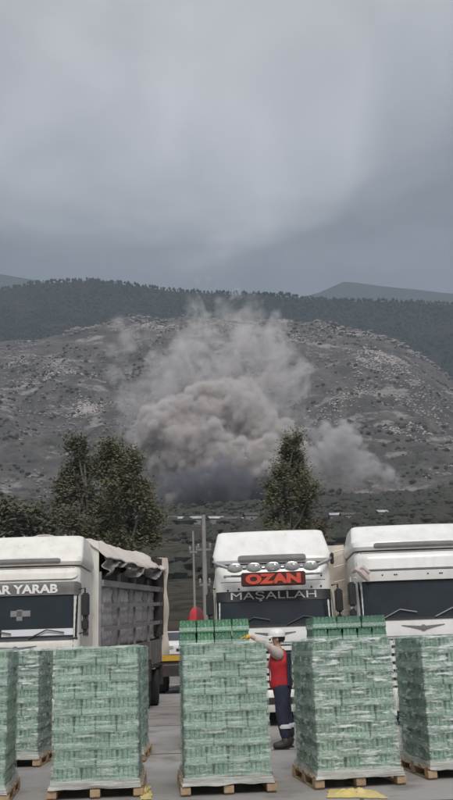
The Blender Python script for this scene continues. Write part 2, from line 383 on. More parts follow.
M_boulder = mat('pale_boulder', (.30, .27, .26), .9, (.17, .15, .15), .1, spec=.1)
blob_mass('ridge_forest', Zforest, 24000, 1120, 1530, -22, 22, (2.5, 6.5), (.28, .5), M_fol, 'dark blue-green forest covering the ridge behind the quarry', 'forest')
blob_mass('hillside_scrub', Zhill, 2600, 570, 1010, -19, 19, (.8, 3.4), (.5, .9), M_shrub, 'scattered dark scrub bushes dotted over the grey quarry hillside', 'scrub', seed=2,
          keep=lambda x, y, r: fbm((x, y, 1), 3, 1/70)+r.uniform(-.35, .35) > .02)
blob_mass('rubble', Zhill, 4200, 570, 1005, -19, 19, (.6, 2.3), (.6, 1.1), M_boulder, 'pale limestone boulders and rubble strewn across the quarry hillside', 'rubble', seed=3, sink=.35,
          keep=lambda x, y, r: fbm((x, y, 7), 3, 1/60) > .17+r.uniform(-.2, .1))
blob_mass('valley_scrub', Zhill, 9500, 170, 560, -26, 26, (.7, 3.6), (.5, 1.0), M_shrub, 'low dark bushes filling the brown slope behind the parked trucks', 'scrub', seed=4,
          keep=lambda x, y, r: fbm((x, y, 2), 3, 1/50)+r.uniform(-.35, .35) > -.02-.25*sst(260, 420, math.hypot(x, y)) and not (math.hypot(x, y) < 130 and r.random() < .6))
blob_mass('rim_rubble', Zhill, 500, 985, 1006, -14, 17, (1.5, 4), (.8, 1.6), M_boulder, 'white rock debris along the rim of the quarry', 'rubble', seed=8, sink=.3, keep=lambda x, y, r: fbm((x, y, 4), 2, 1/40) > .05)

def hillhit(px, py):
    d = ray(px, py); h = math.hypot(d.x, d.y); D = 560
    while D < 1010:
        t = D/h
        if CAMH+d.z*t <= Zhill(d.x*t, d.y*t): return Vector((d.x*t, d.y*t, 0))
        D += 2
    return Vector((d.x*1000/h, d.y*1000/h, 0))
scars = [(388, 356, 14, 20, 260), (372, 368, 14, 22, 240), (395, 372, 12, 25, 150), (345, 332, 20, 10, 160), (150, 326, 22, 8, 160), (86, 409, 9, 8, 220), (70, 372, 22, 8, 110), (40, 382, 18, 6, 80), (425, 408, 20, 12, 120), (360, 395, 16, 10, 130), (330, 410, 18, 9, 90), (240, 328, 25, 6, 120), (20, 360, 20, 7, 90), (400, 430, 24, 10, 100), (300, 340, 22, 12, 110)]
V = []; Fc = []; r = random.Random(21)
for px, py, sx, sy, n in scars:
    c = hillhit(px, py)
    for _ in range(int(n*2.6)):
        x = c.x+r.gauss(0, sx*.75)*(1 if r.random() < .8 else 1.8); y = c.y+r.gauss(0, sy*.8); z = Zhill(x, y); q = r.uniform(.25, 1.15)*r.uniform(.7, 1.3); b = len(V)
        for k in range(6):
            t = k*1.047+r.uniform(-.3, .3); V.append((x+q*math.cos(t)*r.uniform(.8, 1.7), y+q*math.sin(t), z-q*.4)); V.append((x+q*.6*math.cos(t), y+q*.6*math.sin(t), z+q*r.uniform(.25, .6)))
        for k in range(6): k2 = (k+1) % 6; Fc.append((b+2*k, b+2*k2, b+2*k2+1, b+2*k+1))
        Fc.append([b+2*k+1 for k in range(6)])
me = bpy.data.meshes.new('scree'); me.from_pydata(V, [], Fc); me.materials.append(mat('pale_scree', (.46, .41, .395), .9, (.26, .235, .225), .08, spec=.1))
setp(link('scree', me), 'pale pinkish limestone scree lying in patches on the quarry benches', None, None, 'stuff')
# row of pines on the skyline
def crown_mesh(name, fn_pts, n, size, m, seed=0, up=.35):
    r = random.Random(seed); V = []; Fc = []
    for _ in range(n):
        c, s = fn_pts(r)
        u = Vector((r.gauss(0, 1), r.gauss(0, 1), r.gauss(0, up))).normalized(); w = u.orthogonal().normalized()
        w = (w+Vector((r.uniform(-1, 1), r.uniform(-1, 1), r.uniform(-1, 1)))*.7).normalized()
        q = size*s*r.uniform(.5, 1.3); b = len(V)
        V += [c-u*q, c-w*q*.45+u*q*.1, c+u*q, c+w*q*.45]; Fc.append((b, b+1, b+2, b+3))
    me = bpy.data.meshes.new(name); me.from_pydata([tuple(v) for v in V], [], Fc); me.materials.append(m); me.update(); return me
sky_x = [(258, 7), (266, 10), (273, 9), (281, 12), (288, 11), (296, 9)]
spos = ['leftmost of', 'second from left in', 'third from left in', 'fourth from left in', 'fifth from left in', 'rightmost of']
for i, (px, h) in enumerate(sky_x):
    d = ray(px, 293); a = math.atan2(d.x, d.y); x, y = 1490*math.sin(a), 1490*math.cos(a); z = Zforest(x, y)
    t = empty('pine_tree', (x, y, z-1), label='small umbrella pine on the distant skyline ridge, %s the row of six' % spos[i], cat='tree', group='pines along the skyline')
    MB().tube([(0, 0, 0), (.3, 0, h*.8)], [.9, .5], 5).build('trunk', M_bark, t)
    cw = h*rnd.uniform(.4, .6)
    def fp(r, cw=cw, h=h):
        v = Vector((r.gauss(0, 1), r.gauss(0, 1), r.gauss(0, 1))).normalized()*r.random()**.4; return Vector((v.x*cw, v.y*cw, h*.85+v.z*h*.25)), 1
    link('crown', crown_mesh('crown', fp, 260, 1.5, M_fol, i), t)

# ---------------------------------------------------------------- near trees
def tree(name, x, y, z0, clumps, seed, m, mb, nleaf, trunkr, base, label, leaf=.24, group=None):
    """clumps: (dx, dy, z, rx, rz) ellipsoids; limbs run from the trunk to each"""
    r = random.Random(seed); t = empty(name, (x, y, z0), label=label, cat='tree', group=group)
    top = max(c[2] for c in clumps); b = MB()
    axis = []
    for k in range(8):
        s = k/7; zz = s*top*.93
        axis.append(Vector((base[0]*s+math.sin(s*5+seed)*.25, base[1]*s, zz)))
    b.tube(axis, [trunkr*(1-.82*k/7) for k in range(8)], 8)
    trunk = b.build('trunk', mb, t, smooth=True)
    subs = []
    for (dx, dy, z, rx, rz) in clumps:
        for _ in range(max(5, int(rx*rz*3.2))):
            v = Vector((r.gauss(0, 1), r.gauss(0, 1), r.gauss(0, 1))).normalized()*r.uniform(.35, 1.22)
            subs.append((Vector((dx+v.x*rx, dy+v.y*rx, z+v.z*rz)), r.uniform(.35, .85)))
    lb = MB()
    for (dx, dy, z, rx, rz) in clumps:
        s = max(.15, min(.9, (z-rz*1.1)/top)); p0 = axis[min(7, int(s*7))]
        c = Vector((dx, dy, z)); mid = (p0+c)/2+Vector((0, 0, -.4)); lb.tube([p0, mid, c], [trunkr*.4, trunkr*.26, .05], 6)
    for c, s in subs[::2]:
        near = min(clumps, key=lambda q: (Vector(q[:3])-c).length); c0 = Vector(near[:3]); lb.tube([c0, (c0+c)/2+Vector((0, 0, -.12)), c], [.06, .04, .015], 4)
    lb.build('limbs', mb, t)
    def fp(r):
        c, s = subs[int(r.random()*len(subs))]
        v = Vector((r.gauss(0, 1), r.gauss(0, 1), r.gauss(0, 1))).normalized()*abs(r.gauss(0, .72))
        return c+Vector((v.x*s, v.y*s, v.z*s*1.15)), 1
    link('crown', crown_mesh('crown', fp, nleaf, leaf, m, seed), t)
    return t
def tree_px(name, px, Y, cl, seed, m, mb, nleaf, label, leaf=.125, trunkr=.3, group=None):
    """clumps given as photo px at depth Y: (px, py, half width px, half height px)"""
    g = at(px, 600, Y); s = Y*.985/F*1.03
    zg = max(0, Zhill(g.x, Y)) if Y > 60 else 0
    C = []
    r = random.Random(seed)
    for cx, cy, hw, hh in cl:
        p = at(cx, cy, Y); C.append((p.x-g.x, r.uniform(-1.3, 1.3), p.z-zg, hw*s*1.08, hh*s*1.05))
    return tree(name, g.x, Y, zg-.2, C, seed, m, mb, nleaf, trunkr, (0, 0), label, leaf, group)
tree_px('tall_tree', 84, 66, [(78, 447, 9, 9), (73, 466, 13, 12), (88, 468, 9, 10), (64, 487, 12, 12), (82, 490, 14, 14), (92, 512, 13, 13), (72, 515, 14, 14), (84, 535, 14, 14), (60, 505, 8, 8)], 11, M_leaf2, M_bark2, 44000, 'tall loose-crowned tree, left of the pair rising behind the left truck', group='pair of tall trees')
tree_px('tall_tree', 122, 63, [(112, 453, 10, 9), (124, 455, 9, 11), (108, 472, 12, 12), (131, 470, 11, 12), (120, 488, 15, 14), (139, 488, 11, 12), (142, 506, 12, 12), (108, 503, 13, 14), (126, 520, 17, 14), (146, 526, 12, 14), (104, 530, 14, 15), (130, 540, 18, 13)], 12, M_leaf, M_bark2, 60000, 'tall bushy tree, right of the pair behind the left truck', group='pair of tall trees')
tree_px('slender_tree', 292, 68, [(294, 441, 7, 7), (289, 452, 8, 8), (298, 456, 8, 9), (292, 470, 12, 10), (284, 482, 9, 10), (300, 482, 9, 9), (291, 496, 13, 11), (276, 500, 10, 10), (305, 503, 11, 10), (281, 470, 8, 8), (303, 468, 8, 9), (272, 488, 6, 8), (310, 490, 7, 8), (275, 516, 10, 10), (296, 520, 14, 10), (308, 524, 9, 9), (282, 532, 12, 9)], 13, M_leaf, M_bark2, 34000, 'slender upright tree standing beyond the middle truck in front of the smoke', leaf=.11)
bush_defs = [(8, 74, [(6, 520, 14, 16), (-12, 522, 14, 16), (22, 524, 12, 13)], 'dark rounded bush at far left behind the left truck roof'),
             (36, 76, [(38, 516, 12, 13), (28, 523, 12, 14), (48, 524, 10, 13)], 'dark bush left of the tall pair of trees')]
for i, (px, Y, cl, lb) in enumerate(bush_defs):
    tree_px('bush', px, Y, cl, 30+i, M_leaf2, M_bark, 5000, lb, leaf=.26, trunkr=.18, group='dark bushes behind the left truck')
tree_px('bush', 310, 90, [(305, 530, 10, 9), (317, 532, 9, 9)], 41, mat('rusty_leaf', (.10, .065, .035), .7, (.07, .06, .03), .5), M_bark, 2500, 'reddish brown bush at the foot of the slender tree', leaf=.26, trunkr=.15)

# ---------------------------------------------------------------- village
def house(px, py, Y, w, h, d, roof, label, rz=0, flat=False):
    w *= .72; h *= .78; d *= .8
    p = at(px, py, Y); z = Zhill(p.x, p.y)
    t = empty('house', (p.x, p.y, z-1), rz, label=label, cat='house', group='houses below the quarry')
    H = h+1+max(0, p.z-z-h*.5)*0
    MB().box(-w/2, 0, 0, w/2, d, H).build('wall', M_houseA, t)
    if flat: MB().box(-w/2-.3, -.3, H, w/2+.3, d+.3, H+.35).build('roof', roof, t)
    else:
        b = MB(); b.rings([[(-w/2-.4, -.4, H), (w/2+.4, -.4, H), (w/2+.4, -.3, H+.1), (-w/2-.4, -.3, H+.1)], [(-w/2-.4, d/2, H+1.1), (w/2+.4, d/2, H+1.1), (w/2+.4, d/2, H+1.2), (-w/2-.4, d/2, H+1.2)], [(-w/2-.4, d+.4, H), (w/2+.4, d+.4, H), (w/2+.4, d+.3, H+.1), (-w/2-.4, d+.3, H+.1)]])
        b.build('roof', roof, t)
    n = max(1, int(w/3))
    wm = MB().box(-.4, -.06, .55, .4, .05, 1.2).mesh('window', M_hole)
    for k in range(n):
        link('window', wm, t, (-w/2+(k+.5)*w/n, 0, H-2.0))
for a in [(217, 519, 330, 7, 3.2, 6, M_roofr, 'pale tin roofed house right of the tall concrete pole', .2),
          (243, 519, 345, 8, 3.2, 6, M_roofr, 'pale low house under the smoke, furthest right of the group near the pole', -.2),
          (181, 521, 335, 4, 2.6, 5, M_roofr, 'tiny white roofed house left of the tall concrete pole', .3),
          (196, 523, 325, 5, 2.6, 5, M_roofr, 'small white house just left of the tall concrete pole', .1),
          (230, 522, 325, 9, 2.6, 6, M_roofd, 'brown roofed house between the two pale roofed houses', 0),
          (168, 526, 330, 9, 2.6, 5, M_roofd, 'dark roofed shed right of the tall pair of trees', .1),
          (252, 524, 318, 6, 3, 5, M_roofd, 'low dark house just above the middle truck roof', .2),
          (6, 504, 420, 9, 4, 8, M_roofr, 'pale flat house at the far left edge on the slope', 0, True),
          (26, 505, 430, 5, 3.5, 6, M_roofr, 'small pale house beside the flat house at far left', .2),
          (338, 522, 330, 7, 3, 6, M_roofr, 'pale roofed house above the gap between middle and right trucks', 0),
          (352, 524, 322, 9, 2.6, 6, M_roofd, 'dark roofed house left of the right truck fairing', .1),
          (384, 520, 350, 5, 3, 5, M_roofr, 'small pale house above the right truck roof', .2)]:
    house(*a)

# ---------------------------------------------------------------- poles
def pole(px, Y, ytop, r, label, arms):
    g = at(px, 620, Y); p = at(px-2, ytop, Y); t = empty('utility_pole', (g.x, Y, 0), label=label, cat='pole', group='concrete poles')
    tp = Vector((p.x-g.x, 0, p.z))
    MB().tube([(0, 0, 0), tp], [r, r*.7], 10).build('shaft', M_concrete, t, smooth=True)
    for z, l in arms:
        c = tp*(z/tp.z)
        MB().box(c.x-l, -.06, z-.05, c.x+l, .06, z+.05).build('cross_arm', M_steel, t)
        for s in (-1, 1):
            MB().lathe([(.03, 0), (.07, .05), (.05, .12), (.07, .16), (.02, .24)], 8, Matrix.Translation((c.x+s*l*.85, 0, z+.05))).build('insulator', M_grey, t, smooth=True)
    return t
pole(205.5, 42, 515, .13, 'taller concrete pole with short cross arms left of the middle truck', [(5.9, .32), (4.3, .25)])
pole(195, 46, 531, .07, 'thin shorter pole just left of the tall concrete pole', [(6.2, .2)])

# ---------------------------------------------------------------- text
FONTC = None
def text(body, size, m, parent, Mx, bold=.012, ext=.006, name='lettering', sx=1.0, wrap=None):
    cu = bpy.data.curves.new('t', 'FONT'); cu.body = body; cu.size = size; cu.extrude = ext; cu.offset = bold; cu.align_x = 'CENTER'; cu.align_y = 'CENTER'; cu.resolution_u = 3
    to = bpy.data.objects.new('t', cu); col.objects.link(to); dg = bpy.context.evaluated_depsgraph_get(); dg.update()
    me = bpy.data.meshes.new_from_object(to.evaluated_get(dg)); bpy.data.objects.remove(to); bpy.data.curves.remove(cu)
    me.name = name; me.materials.clear(); me.materials.append(m)
    me.transform(Mx @ Matrix.Diagonal((sx, 1, 1, 1)))
    if wrap:
        bt = bmesh.new(); bt.from_mesh(me); bmesh.ops.triangulate(bt, faces=bt.faces); bt.to_mesh(me); bt.free()
        for v in me.vertices: v.co.y += wrap.front(v.co.x, v.co.z)-wrap.front(0, Mx.translation.z)
    return link(name, me, parent)
M_letter2 = mat('worn_white_lettering', (.66, .66, .66), .5, (.42, .42, .42), 9)

# ---------------------------------------------------------------- trucks
class Cab:
    def __init__(s, root, lv, depth=2.2, r=.16, bow=.07):
        s.root = root; s.lv = lv; s.depth = depth; s.r = r; s.bow = bow
        s.fy = [(z, y) for z, y, h in lv]; s.hw = [(z, h) for z, y, h in lv]
    def front(s, x, z):
        h = interp(z, s.hw); r = s.r; y = interp(z, s.fy)-s.bow*(1-(x/h)**2)+s.bow
        ax = min(abs(x), h)
        if ax > h-r: y += r-math.sqrt(max(0, r*r-(ax-(h-r))**2))
        return y
    def outline(s, z, back=None):
        h = interp(z, s.hw); P = []
        xs = [-h, -h*.998, -h+.005, -h+.02, -h+.05, -h+.1, -h+.16] + [h*(-.8+.2*i) for i in range(9)] + [h-.16, h-.1, h-.05, h-.02, h-.005, h*.998, h]
        P = [(x, s.front(x, z), z) for x in xs]
        b = back if back is not None else s.depth
        return [(-h, b, z)] + P + [(h, b, z)]
    def body(s, name, m, z0, z1, extra=None, back=None, cap=.06):
        zs = sorted({z for z, _, _ in s.lv if z0 < z < z1} | {z0, z1})
        rg = [s.outline(z, back) for z in zs]
        # crowned lid
        c = [((x*.985), y+(.04 if y < s.depth*.6 else -.02), z+cap*.6) for x, y, z in rg[-1]]; c2 = [((x*.93), y+(.13 if y < s.depth*.6 else -.06), z+cap) for x, y, z in rg[-1]]
        return MB().rings(rg+[c, c2]).build(name, m, s.root, smooth=True)
    def panel(s, name, m, x0, x1, z0, z1, off=.012, nx=14, nz=4, parent=None, round_=0, thick=.03):
        def fn(u, v):
            z = lerp(z0, z1, v); x = lerp(x0, x1, u)
            if round_:
                e = min(z-z0, z1-z)
                if e < round_:
                    k = round_-math.sqrt(max(0, round_**2-(round_-e)**2)); cx = (x0+x1)/2; hw = (x1-x0)/2
                    x = cx+(x-cx)*(hw-k)/hw
            return (x, s.front(x, z)-off, z)
        if round_: nz = max(nz, 8)
        return MB().slab(fn, nx, nz, (0, thick, 0)).build(name, m, parent or s.root, smooth=True)

def wheel(parent, x, y, r=.5, w=.3, name='wheel'):
    Mx = Matrix.Translation((x, y, r)) @ Matrix.Rotation(R(90), 4, 'Y')
    e = MB().lathe([(r*.55, -w/2), (r*.9, -w/2), (r*.99, -w*.38), (r, -w*.2), (r, w*.2), (r*.99, w*.38), (r*.9, w/2), (r*.55, w/2)], 28, Mx).build(name, M_rubber, parent, smooth=True)
    MB().lathe([(.05, -w*.25), (r*.3, -w*.45), (r*.34, -w*.3), (r*.54, -w*.42), (r*.56, -w*.5), (r*.56, w*.5), (r*.54, w*.42), (r*.3, w*.45), (.05, w*.25)], 20, Mx).build('rim', M_steel, e, smooth=True)
    return e

def mirror(parent, s, hw, z, y=.25, m=M_black, arm=M_black):
    e = MB().box(s*hw+s*.1-.07, y-.02, z-.55, s*hw+s*.1+.09, y+.12, z-.08, bev=0).build('mirror', m, parent, bevel=.03, smooth=True)
    MB().box(s*hw+s*.1-.06, y-.02, z-.82, s*hw+s*.1+.08, y+.1, z-.6).build('wide_mirror', m, e, bevel=.03, smooth=True)
    MB().tube([(s*hw*.98, y+.1, z), (s*hw+s*.1, y+.05, z+.02), (s*hw+s*.12, y+.05, z-.85), (s*hw*.98, y+.1, z-.88)], .018, 6).build('mirror_arm', arm, e)
    return e

def truck(label, loc, rz, kind, z_ws0, z_ws1, z_fair0, z_fair1, fair_y=(.28, 1.0), paint=M_white, low=1.82):
    root = empty('lorry', loc, rz, label=label, cat='truck', group='white lorries in a row')
    H = 1.24
    lv = [(.32, .06, H-.03), (.5, .0, H), (1.0, -.01, H), (1.75, 0, H), (z_ws0, .03, H), (z_ws1, .17, H-.02), (z_ws1+.16, .16, H-.02), (z_fair0-.12, .22, H-.02), (z_fair0, .30, H-.04)]
    c = Cab(root, lv)
    cab = c.body('cab', paint, .42, z_fair0, cap=.02)
    # fairing
    f0, f1 = fair_y
    fl = [(z_fair0+.03, f0, H-.01), (z_fair0+.10, f0-.03, H+.02), (z_fair0+.2, f0, H+.02), (z_fair1, f1, H-.07)]
    fc = Cab(root, fl, r=.1, bow=.09)
    fair = fc.body('roof_fairing', paint, z_fair0+.03, z_fair1, cap=.07)
    fc.panel('fairing_slot', M_slotgrey, -.82, .62 if kind == 'A' else .82, z_fair0+.06, z_fair0+.17, .012, round_=.05) if kind != 'A' else fc.panel('fairing_slot', M_slotgrey, -.72, .72, z_fair0+.05, z_fair0+.2, .012, round_=.06)
    # windscreen
    ws = c.panel('windscreen', M_glass, -H+.05, H-.05, z_ws0, z_ws1, .012, 20, 6)
    c.panel('windscreen_trim', M_black, -H+.035, H-.035, z_ws0-.05, z_ws0-.004, .02, 20, 2)
    if kind == 'A': c.panel('sun_strip', M_black, -H+.04, H-.04, z_ws1-.2, z_ws1+.01, .03, 20, 2)
    if kind == 'L':
        c.panel('sun_strip', M_slotgrey, -H+.03, H+.0, z_ws1-.02, z_ws1+.24, .05, 20, 3, round_=.06)
    if kind == 'R':
        v = c.panel('sun_visor', paint, -H+.02, H-.02, z_ws1+.0, z_ws1+.17, .09, 20, 3)
        for x in (-.72, -.48, -.44, .18, .42, .46, .9): MB().box(x, c.front(x, z_ws1+.1)-.097, z_ws1+.1, x+.03, c.front(x, z_ws1+.1)-.08, z_ws1+.125).build('rivet', M_black, v)
        c.panel('brow_panel', paint, -H+.06, H-.06, z_ws1+.24, z_fair0-.06, .045, 20, 8, round_=.12)
    if kind == 'L': c.panel('brow_panel', paint, -H+.06, H-.06, z_ws1+.3, z_fair0-.06, .04, 20, 8, round_=.12)
    # seams and lip
    for z in (z_ws1+.2, z_fair0-.03): c.panel('seam', M_black, -H+.03, H-.03, z, z+.012, .004, 20, 1, thick=.01)
    for s_ in (-1, 1): c.panel('corner_seam', M_black, s_*(H-.115)-.006, s_*(H-.115)+.006, .75, z_ws0-.06, .006, 1, 4, thick=.01)
    # wipers
    for x0, x1 in ((-.75, -.1), (.25, .95)):
        z = z_ws0+.03
        MB().tube([(x0, c.front(x0, z)-.05, z-.04), ((x0+x1)/2, c.front(0, z+.1)-.05, z+.12), (x1, c.front(x1, z)-.045, z+.06)], .014, 5).build('wiper', M_black if kind != 'R' else M_steel, root)
    # front panel, emblem, grille
    zt = z_ws0-.07
    fp = c.panel('front_panel', paint, -H+.12, H-.12, zt-.28, zt-.01, .03, 16, 3, round_=.05)
    z = zt-.14
    b = MB(); yy = c.front(0, z)-.045
    b.lathe([(.0, -.012), (.055, -.01), (.06, .01), (.0, .012)], 14, Matrix.Translation((0, yy, z)) @ Matrix.Rotation(R(90), 4, 'X'))
    for s in (-1, 1):
        b.rings([[(s*.05, yy-.01, z+.035), (s*.05, yy-.01, z-.035), (s*.05, yy+.01, z-.035), (s*.05, yy+.01, z+.035)], [(s*.2, yy, z+.045), (s*.2, yy, z+.005), (s*.2, yy+.02, z+.005), (s*.2, yy+.02, z+.045)], [(s*.42, yy+.015, z+.06), (s*.42, yy+.015, z+.05), (s*.42, yy+.03, z+.05), (s*.42, yy+.03, z+.06)]])
    b.build('emblem', M_steel, root, smooth=False)
    gt = zt-.33; n = 6; gb = .72
    c.panel('grille_recess', M_black, -H+.14, H-.14, gb-.02, gt, .008, 14, 2)
    for i in range(n):
        z0 = gb+(gt-gb)*(i+.18)/n; z1 = gb+(gt-gb)*(i+.78)/n
        c.panel('grille_slat', M_white if i % 2 else M_cream, -H+.18, H-.18, z0, z1, .045, 14, 2, thick=.05)
    # bumper + lights
    bl = Cab(root, [(.28, -.02, H+.0), (.4, -.08, H+.02), (.66, -.08, H+.02), (.70, -.05, H+.0)], r=.18, bow=.08); bl.body('bumper', M_cream, .28, .70, back=.5, cap=.01)
    for s in (-1, 1):
        bl.panel('headlight', M_lamp, min(s*.78, s*1.14), max(s*.78, s*1.14), .45, .62, .015, 6, 3, round_=.04)
        c.panel('indicator', mat('amber', (.7, .3, .04), .3) if 'amber' not in bpy.data.materials else bpy.data.materials['amber'], min(s*1.0, s*1.2), max(s*1.0, s*1.2), z_ws1-1.35, z_ws1-1.27, .02, 4, 2) if z_ws1-1.35 > 1 else None
    bl.panel('bumper_slot', M_black, -.5, .5, .43, .56, .01, 8, 2)
    # doors, side windows, steps, arches
    for s in (-1, 1):
        x = s*(H+.004)
        d = MB().box(min(x, x+s*.012), .42, .95, max(x, x+s*.012), 1.5, z_ws1-.02).build('door', paint, root, bevel=.004)
        MB().box(min(x+s*.012, x+s*.02), .5, z_ws0+.03, max(x+s*.012, x+s*.02), 1.35, z_ws1-.12).build('side_window', M_glass, d)
        MB().box(min(x+s*.013, x+s*.045), 1.32, 1.5, max(x+s*.013, x+s*.045), 1.45, 1.54).build('handle', M_black, d)
        mirror(root, s, H, z_ws1+.08, .12, M_black, M_cream if kind == 'R' else M_black)
        for k in range(3): MB().box(min(x-s*.05, x+s*.02), .25, .42+k*.24, max(x-s*.05, x+s*.02), .75, .46+k*.24).build('step', M_black, root)
        wheel(root, s*1.04, 1.45)
        MB().box(min(s*.9, s*(H+.015)), .9, .85, max(s*.9, s*(H+.015)), 2.0, 1.06).build('wheel_arch', M_black, root, bevel=.03)
    MB().box(-.45, .4, .5, -.3, 12.0, .8).box(.3, .4, .5, .45, 12.0, .8).build('chassis', M_dark, root)
    return root, c, fc, H

# --- middle truck
pA = at(274, 600, 19.0)
rA, cA, fA, H = truck('white lorry with red OZAN sign and a row of chrome roof lamps', (pA.x, 19, 0), R(-1.0), 'A', 1.98, 2.66, 3.22, 3.95, fair_y=(.26, .95))
bz = 3.13
MB().tube([(-1.26, .3, 3.32), (-1.12, .05, 3.22), (-.9, -.12, bz), (-.3, -.2, bz-.02), (.3, -.2, bz-.02), (.9, -.12, bz), (1.12, .05, 3.22), (1.26, .3, 3.32)], .036, 10).build('lamp_bar', M_chrome, rA, smooth=True)
MB().tube([(-1.02, .0, bz-.15), (-.6, -.16, bz-.17), (.6, -.16, bz-.17), (1.02, .0, bz-.15)], .024, 8).build('lower_bar', M_chrome, rA, smooth=True)
for x in (-.78, -.39, 0, .39, .78):
    Mx = Matrix.Translation((x, -.24+abs(x)*.08, bz-.01)) @ Matrix.Rotation(R(90), 4, 'X')
    e = MB().lathe([(.05, -.1), (.12, -.05), (.145, .02), (.14, .05), (.12, .055)], 18, Mx @ Matrix.Diagonal((1.2, .66, 1, 1))).build('roof_lamp', M_chrome, rA, smooth=True)
    MB().lathe([(.12, .05), (.10, .066), (.02, .075)], 18, Mx @ Matrix.Diagonal((1.2, .66, 1, 1))).build('lens', M_lamp, e, smooth=True)
sg = MB().box(-.66, -.26, 2.74, .66, -.18, 3.02).build('name_sign', M_red, rA, bevel=.02)
text('OZAN', .25, M_redletter, sg, Matrix.Translation((0, -.268, 2.875)) @ Matrix.Rotation(R(90), 4, 'X'), bold=.016, ext=.006, sx=1.55)
MB().box(-.11, -.272, 3.03, -.0, -.2, 3.05).build('sign_bracket', M_steel, rA)
text('MAŞALLAH', .215, M_letter2, rA, Matrix.Translation((0, cA.front(0, 2.56)-.05, 2.565)) @ Matrix.Rotation(R(90), 4, 'X') @ Matrix.Shear('XY', 4, (0, 0)), bold=0, ext=.0015, sx=1.66, wrap=cA)
for x, z in ((-1.0, 2.98), (1.02, 2.95), (-.72, 2.72), (.8, 2.72), (-.95, 2.70), (1.0, 2.73)):
    MB().lathe([(.022, 0), (.02, .012), (.004, .014)], 8, Matrix.Translation((x, cA.front(x, z)-.0, z)) @ Matrix.Rotation(R(90), 4, 'X')).build('bolt', M_black, rA)
for s in (-1, 1):
    MB().box(min(s*1.24, s*1.31), .25, 3.18, max(s*1.24, s*1.31), .4, 3.42).build('corner_lamp', M_black, rA, bevel=.02)
# blanket on the dashboard
MB().slab(lambda u, v: (-.15+u*.35, .05-.0+.1*v, 2.0+.1*v+.02*math.sin(u*9)), 6, 3, (0, .02, 0)).build('dash_cloth', M_reflect, rA)

# --- left truck
pL = at(17, 600, 18.5)
rL, cL, fL, H = truck('white lorry at left with YARAB windscreen lettering and an open-sided load', (pL.x, 18.5, 0), R(1.5), 'L', 1.86, 2.72, 3.28, 3.94, fair_y=(.25, 1.0), paint=M_cream)
text('AR YARAB', .235, M_letter, rL, Matrix.Translation((.13, cL.front(0, 2.82)-.064, 2.815)) @ Matrix.Rotation(R(90), 4, 'X'), bold=.009, ext=.0015, sx=1.2, wrap=cL)
for x in (-.6, -.15, .3, .75):
    MB().lathe([(.035, 0), (.03, .05), (.005, .07)], 8, Matrix.Translation((x, 1.3, 3.99))).build('marker_lamp', M_grey, rL, smooth=True)
# dashboard ornament & bright dash visible through the glass
MB().box(-.02, cL.front(.05, 2.3)-.03, 2.2, .1, cL.front(.05, 2.3)-.015, 2.42).box(-.14, cL.front(.05, 2.3)-.03, 2.28, .26, cL.front(.05, 2.3)-.018, 2.4).build('windscreen_sticker', M_grey, rL, bevel=.004)
cL.panel('pale_dash_cover', M_reflect, -.3, 1.12, 1.9, 2.03, .018, 14, 4, thick=.004)
# --- right truck
pR = at(421, 600, 18.2)
rR, cR_, fR_, H = truck('white lorry at the right edge with bare front and dark windscreen', (pR.x, 18.2, 0), R(-2), 'R', 2.02, 2.74, 3.34, 3.90, fair_y=(.25, 1.05), paint=M_white)
# hanging rag tied at the corner
MB().tube([(-1.3, .1, 2.93), (-1.22, -.05, 2.97), (-1.12, -.1, 2.9), (-1.05, -.12, 2.8), (-1.0, -.13, 2.72)], [.03, .06, .085, .07, .02], 8).tube([(-1.2, -.06, 2.95), (-1.1, -.12, 2.99), (-.98, -.14, 2.88)], [.04, .06, .03], 8).build('tied_rag', M_sleeve, rR, smooth=True)

# --- tarpaulin bodies
def tarp_body(parent, x0, x1, y0, y1, z0, z1a, z1b, m, name='cargo_cover', bulge=.06, seed=0, open_right=False):
    prof = []
    def ring(t):
        y = lerp(y0, y1, t); zt = lerp(z1a, z1b, t); P = []
        pts = [(x0, z0), (x0, lerp(z0, zt, .33)), (x0, lerp(z0, zt, .66)), (x0+.02, zt-.12), (x0+.12, zt-.02), (lerp(x0, x1, .3), zt+.05), (lerp(x0, x1, .5), zt+.07), (lerp(x0, x1, .7), zt+.05), (x1-.12, zt-.02), (x1-.02, zt-.12), (x1, lerp(z0, zt, .66)), (x1, lerp(z0, zt, .33)), (x1, z0)]
        for x, z in pts:
            n = fbm((x*2, y*1.4, z*1.3+seed), 3)*bulge; cx = (x0+x1)/2
            P.append((x+n*(1 if x > cx else -1), y+fbm((x, y, z+9), 2)*.04, z+n*(.8 if z > zt-.3 else .15)))
        return P
    return MB().rings([ring(i/24) for i in range(25)]).build(name, m, parent, smooth=True)
tb = tarp_body(rA, -1.27, 1.62, 1.75, 11, 1.05, 3.74, 3.8, M_tarp, seed=3, bulge=.1)
MB().box(-1.25, 1.9, .85, 1.5, 11, 1.06).build('bed', M_dark, rA)
